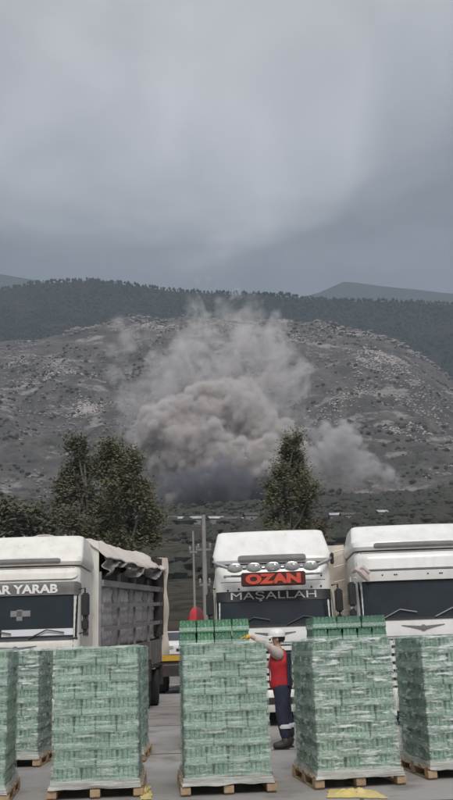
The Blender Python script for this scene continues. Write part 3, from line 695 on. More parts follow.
# loose front corner of the tarpaulin
MB().slab(lambda u, v: (1.30+u*.42+.05*math.sin(v*7+u*4), 1.45+.25*(1-u)+.06*math.sin(v*11+u*3), 1.3+2.4*v-.18*u*(1-v)), 8, 24, (0, .03, 0)).build('loose_tarpaulin', M_tarp, rA, smooth=True)
for k in range(7):
    z = 1.55+k*.33; MB().tube([(1.4, 1.42, z), (1.62, 1.38, z+.05), (1.74, 1.5, z+.02)], .012, 5).build('lashing', M_letter, rA)
tarp_body(rR, -1.24, 1.24, 2.35, 12, 1.05, 3.78, 3.85, M_cream, seed=5, bulge=.02)
MB().box(-1.2, 2.4, .85, 1.2, 12, 1.05).build('bed', M_dark, rR)
for rt in (rA, rR):
    for y in (8.5, 9.7):
        for s in (-1, 1): wheel(rt, s*1.03, y)

# --- left truck's open cargo body, built in world space then parented
BL = bpy.data.objects.new('cargo_body', None); col.objects.link(BL); BL.parent = rL; BL.matrix_parent_inverse = rL.matrix_basis.inverted()
def LW(px, py, Y): return at(px, py, Y)
Y0, Y1 = 21.0, 28.0
xF = at(98, 600, Y0).x; xB = at(158.5, 600, Y1).x          # right-hand side plane
zf = lambda py: at(98, py, Y0).z
zb = lambda py: at(157, py, Y1).z
def side(t, s, off=0):   # t along length 0..1, s: key height
    return None
Hh = {'bot': (zf(652), zb(640)), 'rail': (zf(583), zb(590)), 'top': (zf(539), zb(556)), 'mid1': (zf(606), zb(604)), 'mid2': (zf(630), zb(622))}
def SP(t, key, off=0, dz=0):
    a, b = Hh[key]; return Vector((lerp(xF, xB, t)+off, lerp(Y0, Y1, t), lerp(a, b, t)+dz))
def part(mb, name, m, smooth=False, bevel=0):
    o = mb.build(name, m, None, smooth=smooth, bevel=bevel); o.parent = BL; o.matrix_parent_inverse = (rL.matrix_basis).inverted(); return o
bpy.context.view_layer.update()
BL.matrix_parent_inverse = Matrix.Identity(4)
def part(mb, name, m, smooth=False, bevel=0):
    inv = rL.matrix_basis.inverted()
    mb.v = [inv @ Vector(p) for p in mb.v]
    return mb.build(name, m, rL, smooth=smooth, bevel=bevel)
bpy.data.objects.remove(BL)
Wb = 2.45
def bar(t0, k0, t1, k1, r, name, m, off=.03, dz0=0, dz1=0):
    a = SP(t0, k0, off, dz0); b = SP(t1, k1, off, dz1); d = (b-a)
    b_ = MB()
    if abs(d.z) > abs(d.y): b_.box(a.x-.03, a.y-r, a.z, a.x+.03, a.y+r, b.z)
    else: b_.rings([[(a.x-.03, a.y, a.z-r), (a.x+.03, a.y, a.z-r), (a.x+.03, a.y, a.z+r), (a.x-.03, a.y, a.z+r)], [(b.x-.03, b.y, b.z-r), (b.x+.03, b.y, b.z-r), (b.x+.03, b.y, b.z+r), (b.x-.03, b.y, b.z+r)]])
    return part(b_, name, m)
# floor/bed of the body and sideboard
bd = MB(); a, b = SP(0, 'bot'), SP(1, 'bot')
bd.rings([[(a.x-Wb, a.y, a.z-.14), (a.x+.06, a.y, a.z-.14), (a.x+.06, a.y, a.z+.0), (a.x-Wb, a.y, a.z+.0)], [(b.x-Wb, b.y, b.z-.14), (b.x+.06, b.y, b.z-.14), (b.x+.06, b.y, b.z+.0), (b.x-Wb, b.y, b.z+.0)]])
part(bd, 'bed', M_dark)
sb = MB(); a, b = SP(-.0, 'bot', .065), SP(1.04, 'bot', .065)
for t0 in (0, .25, .5, .75):
    a, b = SP(t0+.008, 'bot', .07), SP(t0+.242, 'bot', .07)
    part(MB().rings([[(a.x-.02, a.y, a.z-.62), (a.x+.02, a.y, a.z-.62), (a.x+.02, a.y, a.z+.03), (a.x-.02, a.y, a.z+.03)], [(b.x-.02, b.y, b.z-.62), (b.x+.02, b.y, b.z-.62), (b.x+.02, b.y, b.z+.03), (b.x-.02, b.y, b.z+.03)]]), 'sideboard', mat('sideboard_grey', (.25, .235, .22), .7, (.16, .15, .14), 3) if 'sideboard_grey' not in bpy.data.materials else bpy.data.materials['sideboard_grey'])
for t in (0.0, .25, .5, .75, .98): bar(t, 'bot', t, 'rail', .05, 'post', M_rack, .05, 0, .25)
bar(0, 'rail', 1, 'rail', .07, 'top_rail', M_rack, .1)
bar(0, 'mid1', 1, 'mid1', .05, 'rail', M_rack, .1); bar(0, 'mid2', 1, 'mid2', .05, 'rail', M_rack, .1)
# dark inner lining
a, b = SP(0, 'bot'), SP(1, 'bot'); A, B = SP(0, 'top'), SP(1, 'top')
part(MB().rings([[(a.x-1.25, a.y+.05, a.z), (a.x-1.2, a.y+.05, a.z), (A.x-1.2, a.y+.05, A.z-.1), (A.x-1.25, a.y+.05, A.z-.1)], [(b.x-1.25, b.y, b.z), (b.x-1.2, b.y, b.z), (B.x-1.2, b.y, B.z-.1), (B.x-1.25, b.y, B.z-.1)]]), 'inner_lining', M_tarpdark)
part(MB().box(a.x-Wb, a.y-.05, 1.0, a.x+.02, a.y+.0, A.z-.05), 'headboard', M_cream)
# roof tarpaulin sagging, right edge rolled down a little; far-left side closed
def roof(u, v):
    t = u*1.03; A = SP(min(t, 1.05), 'top'); y = A.y-.1
    x = lerp(A.x+.14, A.x-Wb, v); z = A.z+.05*math.sin(math.pi*v)
    z += .025*math.sin(u*9)*(1-v)+fbm((x*1.5, y, 3), 3)*.10
    if v < .22:
        k = (.22-v)/.22; z = A.z+.06-.50*k+.025*math.sin(u*9)+fbm((y*1.3, k, 3), 3)*.05; x = lerp(A.x-.42, A.x+.24, k**.8)+fbm((y*1.6, k*2, 2), 2)*.05
    return (x, y, z)
part(MB().slab(roof, 40, 24, (0, 0, -.03)), 'roof_tarpaulin', M_tarpgrey, smooth=True)
part(MB().box(a.x-Wb-.03, Y0, 1.0, a.x-Wb, Y1, 3.7), 'closed_side', M_tarpgrey)
# bunched pale folds hanging under the roof edge
def folds(u, v):
    t = u; A = SP(t, 'top', .13); drop = (.08+.34*(.5+.5*math.sin(u*17+1))*(1-.35*u)+.18*abs(fbm((u*9, 0, 5), 3)))*v
    return (A.x+.04+.13*math.sin(v*9+u*23)*v+.05*fbm((u*12, v*3, 1), 2), A.y, A.z-.40-drop)
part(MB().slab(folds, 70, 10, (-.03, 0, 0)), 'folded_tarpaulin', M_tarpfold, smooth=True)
def folds2(u, v):
    t = .0+u; A = SP(t, 'top', .02); drop = (.42+.35*(.5+.5*math.sin(u*12)))*v
    return (A.x-.06+.08*math.sin(v*7+u*31)*v, A.y, A.z-.25-drop)
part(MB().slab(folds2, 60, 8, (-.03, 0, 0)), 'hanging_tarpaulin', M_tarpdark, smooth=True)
# tied back rear curtain (dark inside, tan outside edge)
def curt(u, v):
    A = SP(.80+.22*u, 'top', .08); Bq = SP(.80+.22*u, 'bot', .08); w = .5+.5*math.sin(v*3.1+.4)
    y = lerp(A.y+.0, SP(.97, 'top').y, (1-u)*sst(0, .5, v)*.75)
    return (A.x+.06*math.sin(u*26+v*5)+.02, y, lerp(A.z-.1, Bq.z+.15, v))
part(MB().slab(curt, 24, 24, (-.03, 0, 0)), 'side_curtain', M_tarpdark, smooth=True)
def edge(u, v):
    A = SP(1.0+.035*u, 'top', .10); Bq = SP(1.0, 'bot', .10)
    return (A.x+.03*math.sin(v*15)+.14*u, A.y+.05*math.sin(v*11+u), lerp(A.z-.05, Bq.z-.45, v))
part(MB().slab(edge, 6, 28, (-.25, .05, 0)), 'rear_tarpaulin_edge', M_tarp, smooth=True)
a, b = SP(1.03, 'bot'), SP(1.03, 'top')
part(MB().box(a.x-Wb, a.y, a.z-.3, a.x+.03, a.y+.05, b.z-.1), 'tailboard', M_tarpgrey)
def wheelw(x, Y, r):
    inv = rL.matrix_basis.inverted(); p = inv @ Vector((x, Y, 0)); wheel(rL, p.x, p.y, r)
for Y in (26.0, 27.2):
    wheelw(lerp(xF, xB, (Y-Y0)/(Y1-Y0))-.02, Y, .5); wheelw(lerp(xF, xB, (Y-Y0)/(Y1-Y0))-2.2, Y, .5)
a = SP(.7, 'bot'); b = SP(1.0, 'bot')
part(MB().box(b.x-2.3, 25.3, 1.05, b.x+.02, 28.0, 1.12), 'mudguard', M_dark)
part(MB().box(b.x-.4, 24.8, .75, b.x+.02, 25.2, 1.3), 'battery_box', M_dark)
part(MB().box(b.x-.12, 28.0, .55, b.x+.1, 28.15, 1.1), 'underrun_guard', M_dark)
# cargo bundles: 4 columns x 3 rows
rows = [('bot', 'mid2', 'bottom'), ('mid2', 'mid1', 'middle'), ('mid1', 'rail', 'top')]
cols_ = ['beside the left cab', 'second from the left cab', 'third from the left cab', 'furthest from the left cab']
for ri, (k0, k1, rn) in enumerate(rows):
    for ci in range(4):
        t0, t1 = ci/4+.012, (ci+1)/4-.012
        P = [SP(t0, k0, -.04, .02), SP(t1, k0, -.04, .02), SP(t1, k1, -.04, -.03), SP(t0, k1, -.04, -.03)]
        o0 = P[0].copy(); b_ = MB()
        def fn(u, v):
            p = (P[0]*(1-u)+P[1]*u)*(1-v)+(P[3]*(1-u)+P[2]*u)*v
            e = min(u, 1-u, v, 1-v); return p-o0+Vector((-.07*(1-sst(0, .15, e))+.035*fbm((u*4+ci, v*4, ri), 3), 0, 0))
        b_.slab(fn, 12, 10, (-1.05, 0, 0))
        o = b_.build('cargo_bundle', M_cargo, smooth=True); o.location = o0
        setp(o, 'grey wrapped cargo bundle, %s row, %s' % (rn, cols_[ci]), 'bundle', 'cargo bundles on the left truck')

# ---------------------------------------------------------------- things behind, in the gap
def flatbed():
    Y = 33.0; xl = at(152, 650, Y).x; g = empty('flatbed_trailer', (xl+1.25, Y, 0), 0, label='low dark flatbed trailer with yellow rear beam beyond the left truck', cat='trailer')
    MB().box(-1.25, 0, 1.0, 1.25, 7, 1.2).build('bed', M_dark, g)
    MB().box(-1.2, -.06, 1.12, 1.25, .0, 1.32).build('rear_beam', M_yellow, g, bevel=.01)
    MB().box(-1.1, .02, .6, 1.1, .2, .98).build('rear_frame', M_dark, g)
    for s in (-1, 1):
        for y in (1.2, 2.4): wheel(g, s*1.0, y, .45)
        MB().box(s*.95-.1, -.04, .88, s*.95+.1, .02, 1.0).build('tail_lamp', M_redcloth, g)
flatbed()
def car():
    Y = 44.0; x = at(176, 640, Y).x+.4
    g = empty('parked_car', (x, Y, .9), R(12), label='white parked car half hidden behind the stack of green packs', cat='car')
    prof = [(0, .35), (0.02, .75), (.1, .82), (1.0, .95), (1.6, 1.38), (2.0, 1.45), (3.2, 1.42), (3.9, 1.0), (4.2, .9), (4.25, .35)]
    def ring(w): return [(w, y, z) for y, z in prof]
    b = MB(); b.rings([[(s*.86*(1 if z < 1 else .8), y, z) for y, z in prof] for s in (-1, -.9, .9, 1)]); b.build('body', M_carw, g, bevel=.03, smooth=True)
    MB().slab(lambda u, v: ((u-.5)*1.3, 1.06+v*.5, 1.01+v*.36), 4, 2, (0, -.02, .02)).build('windscreen', M_glass, g)
    for s in (-1, 1):
        MB().box(min(s*.55, s*.8), -.02, .62, max(s*.55, s*.8), .03, .74).build('headlight', M_lamp, g)
        for y in (.8, 3.4): wheel(g, s*.75, y, .32, .2)
    MB().box(-.4, -.02, .5, .4, .02, .62).build('grille', M_black, g)
car()
# embankment the car stands on is the slope; a parapet wall edges the yard
pw = empty('parapet_wall', (0, 42.5, 0), label='low grey concrete wall edging the yard beyond the trucks', cat='wall')
for i in range(14):
    MB().box(-21+i*3+.01, 0, 0, -18+i*3-.01, .25, .9+.0).build('wall_panel', M_concrete, pw, bevel=.01)
def parasol():
    Y = 36.0; c = at(196, 607, Y); t = empty('parasol', (c.x, Y, 0), label='half open red and pale parasol poking up behind the green packs', cat='parasol')
    MB().cyl((0, 0, 0), (0, 0, c.z+.05), .025, 8).build('pole', M_steel, t)
    n = 6; mats = [M_redcloth, M_palecloth, M_redcloth2]
    for k in range(n):
        a0, a1 = 2*math.pi*k/n-.45, 2*math.pi*(k+1)/n-.45
        def fn(u, v):
            a = lerp(a0, a1, u); r = .36*math.sin(v*1.5)**.7*(1-.06*math.sin(math.pi*u)); return (r*math.cos(a), r*math.sin(a), c.z-.8*(1-math.cos(v*1.5)))
        MB().slab(fn, 5, 8, (0, 0, -.01)).build('canopy_panel', {4: M_redcloth, 3: M_redcloth2, 5: M_redcloth2}.get(k, mats[k % 3]), t, smooth=True)
parasol()

# ---------------------------------------------------------------- pallets
PW, PD, PLH = .955, 1.14, .144       # load width, depth, pallet height
LH = .183
def pack_mesh(name, w, d, h, nx, ny, m, lbl=True):
    """shrink wrapped bottles: scalloped sides, shoulders drawn in, caps on top"""
    lv = [(0, .003, .3), (.12, 0, .9), (.42, 0, 1), (.58, .002, 1.7), (.72, .008, 2.6), (.90, .009, 2.2), (1.0, .013, 1.0)]
    rings = []
    def outl(ins, sc_):
        P = []
        for k, (cx, cy, dx, dy, L_, n) in enumerate(((-w/2, -d/2, 1, 0, w, nx), (w/2, -d/2, 0, 1, d, ny), (w/2, d/2, -1, 0, w, nx), (-w/2, d/2, 0, -1, d, ny))):
            for i in range(n*3):
                s = (i+.5)/(n*3)*L_; ph = ((i+.5)/3) % 1; sc2 = .0085*sc_*(abs(ph-.5)*2)**2 + ins
                P.append((cx+dx*s-dy*sc2*1.0, cy+dy*s+dx*sc2*1.0))
        return P
    for z, ins, s_ in lv: rings.append([(x, y, z*h) for x, y in outl(ins, s_)])
    b = MB().rings(rings); me = b.mesh(name, m, smooth=False, fix=False)
    me.materials.append(M_gap); me.materials.append(M_label); nn = len(rings[0]); L_ = len(lv)-1
    me.polygons.foreach_set('use_smooth', [True]*len(me.polygons))
    for k, p in enumerate(me.polygons):
        i, j = divmod(k, nn)
        if i >= L_: p.use_smooth = False; continue
        if j % 3 == 2 and i >= 2: p.material_index = 1
        elif i == 1 and lbl: p.material_index = 2
    me.set_sharp_from_angle(angle=R(50))
    return me
def packset(m, tag):
    return (pack_mesh('pack', PW/3-.003, PD/5-.003, LH-.001, 6, 4, m), pack_mesh('pack', PW/4-.003, PD/3-.004, LH-.001, 4, 6, m))
PK = packset(M_pack, 'a'); PKD = packset(M_packdull, 'd')
W_P = 1.06
board_me = MB().box(-W_P/2, -.05, 0, W_P/2, .05, .022).mesh('deck_board', M_wood, bevel=.003)
bearer_me = MB().box(-.05, -PD/2, 0, .05, PD/2, .022).mesh('bearer', M_wood, bevel=.003)
block_me = MB().box(-.055, -.07, 0, .055, .07, .078).mesh('block', M_wood, bevel=.004)
def film(root, hw, hd, z0, z1, m, seed, cuff=.0, amp=.012, name='stretch_film', top=True):
    n = 4*18; nz = int((z1-z0)/.022); rings = []
    def per(k):
        s = k/n*4; side_ = int(s) % 4; f = s-int(s); r = .03
        P = [(-hw, -hd), (hw, -hd), (hw, hd), (-hw, hd)]; a = P[side_]; b = P[(side_+1) % 4]
        return Vector((lerp(a[0], b[0], f), lerp(a[1], b[1], f)))
    for i in range(nz+1):
        z = lerp(z0, z1, i/nz); ring = []
        for k in range(n):
            p = per(k); tilt = .10*math.sin(k/n*6.28+seed)
            w = fbm((p.x*2.2, p.y*2.2, (z+tilt*p.x)*17+seed), 3)*amp+abs(mn.noise(Vector((p.x*1.2+seed, p.y*1.2, z*38))))*amp*.8
            fl = cuff*math.exp(-(z-z0)/.05)*(1+.8*mn.noise(Vector((p.x*6, p.y*6, seed))))
            s = 1+(w+fl)/max(hw, hd)
            e = min(1, (1-abs(p.x/hw))*hw/.04+ (1-abs(p.y/hd))*hd/.04); s -= .010*(1-e)
            zz = z+(0 if i < nz else .02*mn.noise(Vector((p.x*5, p.y*5, seed))))-(fl*.5 if i < 3 else 0)
            ring.append((p.x*s, p.y*s, zz))
        rings.append(ring)
    if top:
        rings.append([(x*.97, y*.97, z+.012) for x, y, z in rings[-1]]); rings.append([(x*.4, y*.4, z+.0) for x, y, z in rings[-1]])
    b = MB(); b.rings(rings, cap=False)
    return b.build(name, m, root, smooth=True)
def stack(loc, rz, label, layers=8, packs=PK, wrap=None, wrap_to=None, seed=0, cuff=True, start_b=0, group='pallets of green bottle packs', name='loaded_pallet'):
    t = empty(name, (loc[0]-.03*math.cos(rz), loc[1], 0), rz, label=label, cat='pallet load', group=group)
    r = random.Random(seed)
    for y in (-.55, -.28, 0, .28, .55): link('deck_board', board_me, t, (0, y, .122))
    for x in (-.48, 0, .48):
        link('bearer', bearer_me, t, (x, 0, .1)); link('bottom_board', bearer_me, t, (x, 0, 0))
        for y in (-.53, 0, .53): link('block', block_me, t, (x, y, .022))
    for l in range(layers):
        z = .145+l*LH; B = (l+start_b) % 2
        nx, ny = (4, 3) if B else (3, 5)
        for i in range(nx):
            for j in range(ny):
                if 0 < i < nx-1 and 0 < j < ny-1: continue
                x = (i+.5-nx/2)*PW/nx; y = (j+.5-ny/2)*PD/ny
                o = link('pack', packs[B], t, (x+r.uniform(-.006, .006), y+r.uniform(-.006, .006), z), (0, 0, R(r.uniform(-1.0, 1.0))))
    if wrap:
        bt = bmesh.new(); bt.from_mesh(me); bmesh.ops.triangulate(bt, faces=bt.faces); bt.to_mesh(me); bt.free()
        film(t, PW/2+.012, PD/2+.012, .115, .145+(wrap_to or layers)*LH+.012, wrap, seed, cuff=.012)
        if cuff: film(t, PW/2+.018, PD/2+.018, .125, .125+.08, M_filmcuff, seed+5, cuff=.03, amp=.02, name='film_cuff', top=False)
    return t
def corner_place(fl, rz, dist=None):
    """front-left bottom corner (photo px) and heading -> pallet centre"""
    g = gp(*fl); c, s = math.cos(rz), math.sin(rz); lx, ly = W_P/2, PD/2
    return (g.x+lx*c-ly*s, g.y+lx*s+ly*c)
rz = R(5.5); p3 = corner_place((184, 797), rz); stack(p3, rz, 'film wrapped pallet of green packs in the middle, left of the worker', 8, PK, M_film, seed=3)
rz = R(3.5); p2 = corner_place((49.5, 801), rz); stack(p2, rz, 'pallet of clearly stepped green packs in front of the left truck cargo', 8, PK, M_film, seed=2)
rz = R(9); p4 = corner_place((318, 790), rz); stack(p4, rz, 'thickly wrapped shiny pallet of green packs right of the worker', 8, PK, M_filmthick, seed=4)
rz = R(7); p5 = corner_place((431, 780), rz); stack(p5, rz, 'wrapped pallet of green packs cut by the right edge', 8, PK, M_filmthick, seed=5)
rz = R(7); g = gp(11, 805); c_, s_ = math.cos(rz), math.sin(rz); p1 = (g.x-W_P/2*c_-PD/2*s_, g.y-W_P/2*s_+PD/2*c_)
stack(p1, rz, 'wrapped pallet of green packs cut by the left edge, nearest of all', 8, PK, M_film, seed=1)
rz = R(0); g = gp(42, 767); p6 = (g.x-W_P/2, g.y+PD/2); stack(p6, rz, 'smaller looking wrapped pallet in the back row, seen between the two leftmost pallets', 8, PK, M_filmthick, seed=6, group='back row pallets')
g = gp(147, 762); p9 = (g.x-W_P/2, g.y+PD/2); stack(p9, 0, 'back row pallet almost hidden behind the stepped pallet of packs', 8, PK, M_film, seed=9, group='back row pallets')
# back row stack with loose packs on top
g = at(181, 700, 15.5); rz7 = R(91); p7 = (g.x+PD/2, 15.6+PW/2)
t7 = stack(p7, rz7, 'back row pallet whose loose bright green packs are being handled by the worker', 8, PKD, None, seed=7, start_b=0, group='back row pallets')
LB = pack_mesh('loose_pack', PD/4+.004, PW/3-.008, .205, 5, 5, M_packloose)
ordn = ['first', 'second', 'third', 'fourth']
for l in range(2):
    for i in range(4):
        for j in range(3):
            lx, ly = (i-1.5)*(PD/4+.012), (j-1)*PW/3
            o = link('loose_pack', LB, None, (p7[0]+lx+rnd.uniform(-.006, .006), p7[1]+ly, .145+8*LH+l*.208), (0, 0, R(rnd.uniform(-1.5, 1.5))))
            rn = 'upper' if l else 'lower'
            if j == 0: lb = '%s bright green loose pack from left, %s row on top beside the worker\'s hand' % (ordn[i], rn)
            else: lb = 'loose green pack hidden behind the front packs on top of the back row stack'
            setp(o, lb, 'bottle pack', 'loose green packs on the stack' if j == 0 else 'hidden loose green packs')
g = gp(317, 754); rz = R(92); p8 = (g.x+PD/2+.02, g.y+PW/2)
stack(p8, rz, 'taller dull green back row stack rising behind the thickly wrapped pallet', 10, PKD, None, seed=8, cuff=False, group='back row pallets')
# yellow sheets on the ground
def sheet(pts, label, seed):
    P = [gp(*p) for p in pts]; c = sum(P, Vector())/len(P)
    def fn(u, v):
        p = (P[0]*(1-u)+P[1]*u)*(1-v)+(P[3]*(1-u)+P[2]*u)*v
        e = min(u, 1-u, v, 1-v); q = p-c
        return (q.x+.04*fbm((u*5, v*5, seed), 2), q.y+.04*fbm((u*5, v*5, seed+4), 2), .012+sst(0, .4, e)*(.012+.055*abs(fbm((u*4+seed, v*3, 2), 4))))
    o = MB().slab(fn, 30, 14, (0, 0, -.006)).build('plastic_sheet', M_yellowfilm, smooth=True); o.location = (c.x, c.y, 0)
    setp(o, label, 'plastic sheet', 'yellow plastic on the ground')
sheet([(326, 798), (388, 799), (372, 790.5), (330, 790)], 'crumpled pale yellow plastic sheet in front of the thickly wrapped pallet', 3)
sheet([(141, 800), (152, 800), (150, 787), (143, 787)], 'small yellow plastic scrap at the right foot of the stepped pallet', 8)

# ---------------------------------------------------------------- person
def skin(name, chains, m, parent, sub=2, smooth=True):
    """chains: list of [(x,y,z,rx,ry)...]; all joined into the first by shared indices: item may be ('at', i) to start from vertex i"""
    V = []; E = []; Rr = []
    for ch in chains:
        prev = None
        for it in ch:
            if it[0] == 'at': prev = it[1]; continue
            V.append(it[:3]); Rr.append((it[3], it[4] if len(it) > 4 else it[3])); i = len(V)-1
            if prev is not None: E.append((prev, i))
            prev = i
    me = bpy.data.meshes.new(name); me.from_pydata(V, E, []); o = bpy.data.objects.new(name, me); col.objects.link(o)
    sk = o.modifiers.new('s', 'SKIN'); sk.use_smooth_shade = True
    for i, d in enumerate(me.skin_vertices[0].data): d.radius = Rr[i]; d.use_root = (i == 0)
    ss = o.modifiers.new('u', 'SUBSURF'); ss.levels = sub; ss.render_levels = sub
    dg = bpy.context.evaluated_depsgraph_get(); dg.update()
    me2 = bpy.data.meshes.new_from_object(o.evaluated_get(dg)); bpy.data.objects.remove(o); me2.name = name
    me2.materials.clear(); me2.materials.append(m)
    me2.polygons.foreach_set('use_smooth', [True]*len(me2.polygons))
    return link(name, me2, parent)
pg = gp(284, 748.5)
man = empty('person', (pg.x, pg.y, 0), 0, label='person in white helmet, red vest and navy trousers reaching out with a yellow glove', cat='person')
# local axes: -x = where he faces (left in the photo), y away from camera
body = skin('body', [[(0, 0, .95, .13, .15), (0, 0, 1.08, .115, .14), (-.01, 0, 1.22, .12, .155), (-.01, 0, 1.37, .10, .15), (-.02, 0, 1.46, .06, .07), (-.035, 0, 1.53, .05, .05), (-.04, 0, 1.60, .085, .075), (-.045, 0, 1.67, .085, .078)],
  [('at', 0), (.01, -.09, .88, .09), (-.02, -.10, .50, .062), (.04, -.11, .12, .045), (-.0, -.11, .05, .045), (-.11, -.11, .035, .035)],
  [('at', 0), (.02, .10, .88, .09), (.06, .11, .50, .062), (.12, .11, .12, .045), (.09, .11, .05, .045), (-.02, .11, .035, .035)],
  [('at', 3), (-.04, -.19, 1.39, .06), (-.17, -.26, 1.50, .046), (-.22, -.28, 1.54, .042), (-.42, -.24, 1.66, .032), (-.45, -.24, 1.67, .03)],
  [('at', 3), (-.02, .19, 1.38, .06), (-.16, .27, 1.22, .046), (-.40, .24, 1.22, .034), (-.46, .23, 1.23, .03)]], M_skin, man)
# face
MB().lathe([(.0, .03), (.012, .025), (.016, 0), (.0, -.012)], 8, Matrix.Translation((-.132, 0, 1.615)) @ Matrix.Rotation(R(-90), 4, 'Y') ).build('nose', M_skin, man, smooth=True)
for s in (-1, 1):
    MB().lathe([(.0, .008), (.012, .006), (.013, 0), (.0, -.002)], 10, Matrix.Translation((-.118, s*.03, 1.64)) @ Matrix.Rotation(R(-90), 4, 'Y')).build('eye', M_black, man, smooth=True)
    MB().lathe([(.0, -.01), (.02, -.006), (.026, .004), (.012, .01)], 10, Matrix.Translation((-.03, s*.083, 1.615)) @ Matrix.Rotation(R(90), 4, 'X') @ Matrix.Diagonal((.7, 1.2, 1, 1))).build('ear', M_skin, man, smooth=True)
MB().box(-.126, -.02, 1.575, -.115, .02, 1.583).build('mouth', M_redcloth2, man)
# helmet with brim
MB().lathe([(.125, 0), (.122, .02), (.122, .05), (.112, .09), (.085, .125), (.045, .142), (.005, .146)], 22, Matrix.Translation((-.035, 0, 1.655)) @ Matrix.Diagonal((1.12, .95, .85, 1))).build('helmet', M_helmet, man, smooth=True)
MB().slab(lambda u, v: (-.035-.14*math.cos((u-.5)*2.2)*(1+.28*v), .125*math.sin((u-.5)*2.2)*(1), 1.665-.02*v), 10, 2, (0, 0, .006)).build('helmet_brim', M_helmet, man, smooth=True)
MB().lathe([(.075, -.075), (.098, -.04), (.103, 0), (.09, .02)], 16, Matrix.Translation((.0, 0, 1.65)) @ Matrix.Diagonal((.95, .85, 1, 1))).build('hair', M_black, man, smooth=True)
# clothes
skin('vest', [[(.0, 0, .84, .19, .2), (.0, 0, .95, .20, .21), (0, 0, 1.08, .19, .2), (-.01, 0, 1.22, .19, .21), (-.01, 0, 1.36, .165, .19), (-.02, 0, 1.44, .10, .14), (-.025, 0, 1.47, .065, .075)], [('at', 4), (-.03, -.17, 1.39, .095)], [('at', 4), (-.02, .17, 1.38, .095)]], M_vest, man)
MB().slab(lambda u, v: (.065+.105*math.cos((u-.5)*2.6)+.0, .20*math.sin((u-.5)*2.6), lerp(.92, 1.40, v)), 14, 10, (.015, 0, 0)).build('vest_back_panel', M_navy, man, smooth=True)
for s in (-1, 1):
    MB().box(-.165, s*.07-.02, 1.0, -.155, s*.07+.02, 1.35).build('vest_band', M_reflect, man)
skin('sleeve', [[(.02, -.10, 1.35, .10), (-.04, -.18, 1.40, .105), (-.16, -.255, 1.50, .06), (-.215, -.28, 1.54, .053), (-.33, -.26, 1.605, .046), (-.395, -.245, 1.645, .04)]], M_sleeve, man, 1)
skin('sleeve', [[(.01, .10, 1.37, .085), (-.02, .17, 1.38, .08), (-.16, .265, 1.22, .058), (-.30, .255, 1.22, .046), (-.39, .24, 1.22, .04)]], M_sleeve, man, 1)
skin('trousers', [[(0, 0, 1.04, .16, .17), (0, 0, .90, .165, .175)], [('at', 1), (.01, -.09, .80, .135), (-.015, -.10, .50, .105), (.02, -.108, .26, .092), (.035, -.11, .12, .075)], [('at', 1), (.02, .10, .80, .135), (.055, .11, .50, .105), (.095, .11, .26, .092), (.115, .11, .12, .075)]], M_navy, man)
for x, y in ((.027, -.108), (.102, .11)):
    MB().lathe([(.098, -.03), (.104, 0), (.098, .03)], 16, Matrix.Translation((x, y, .33))).build('reflective_band', M_reflect, man, smooth=True)
for x, y in ((.03, -.11), (.11, .11)):
    skin('boot', [[(x, y, .20, .085), (x, y, .07, .08), (x-.08, y, .06, .07), (x-.17, y, .05, .055), (x-.20, y, .045, .04)]], M_boot, man, 1)
    MB().box(x-.15, y-.04, 0, x+.05, y+.04, .03).build('sole', M_black, man, bevel=.008)
def hand(wx, wy, wz, d, m, parent):
    """wrist, direction; palm + four fingers + thumb"""
    d = Vector(d).normalized(); s = d.cross(Vector((0, 0, 1))).normalized(); u = s.cross(d); w = Vector((wx, wy, wz))
    P = lambda a, b, c: tuple(w+d*a+s*b+u*c)
    chains = [[(*P(0, 0, 0), .03, .028), (*P(.045, 0, 0), .022, .042), (*P(.085, 0, -.003), .018, .042)]]
    h = skin('glove', chains, m, parent, 2)
    for k, (b, ln) in enumerate(((-.033, .07), (-.011, .082), (.011, .076), (.033, .06))):
        skin('finger', [[(*P(.08, b, 0), .0115), (*P(.08+ln*.45, b*1.1, -.006), .0105), (*P(.08+ln*.8, b*1.12, -.02), .0095), (*P(.08+ln*.98, b*1.12, -.034), .0085)]], m, h, 1)
    skin('thumb', [[(*P(.025, -.03, -.004), .014), (*P(.05, -.062, -.012), .0125), (*P(.082, -.072, -.02), .011)]], m, h, 1)
hand(-.44, -.24, 1.665, (-1, .12, .04), M_glove, man); hand(-.455, .235, 1.225, (-1, -.1, -.1), M_glove, man)
man.scale = (1.04, 1.04, 1.03)

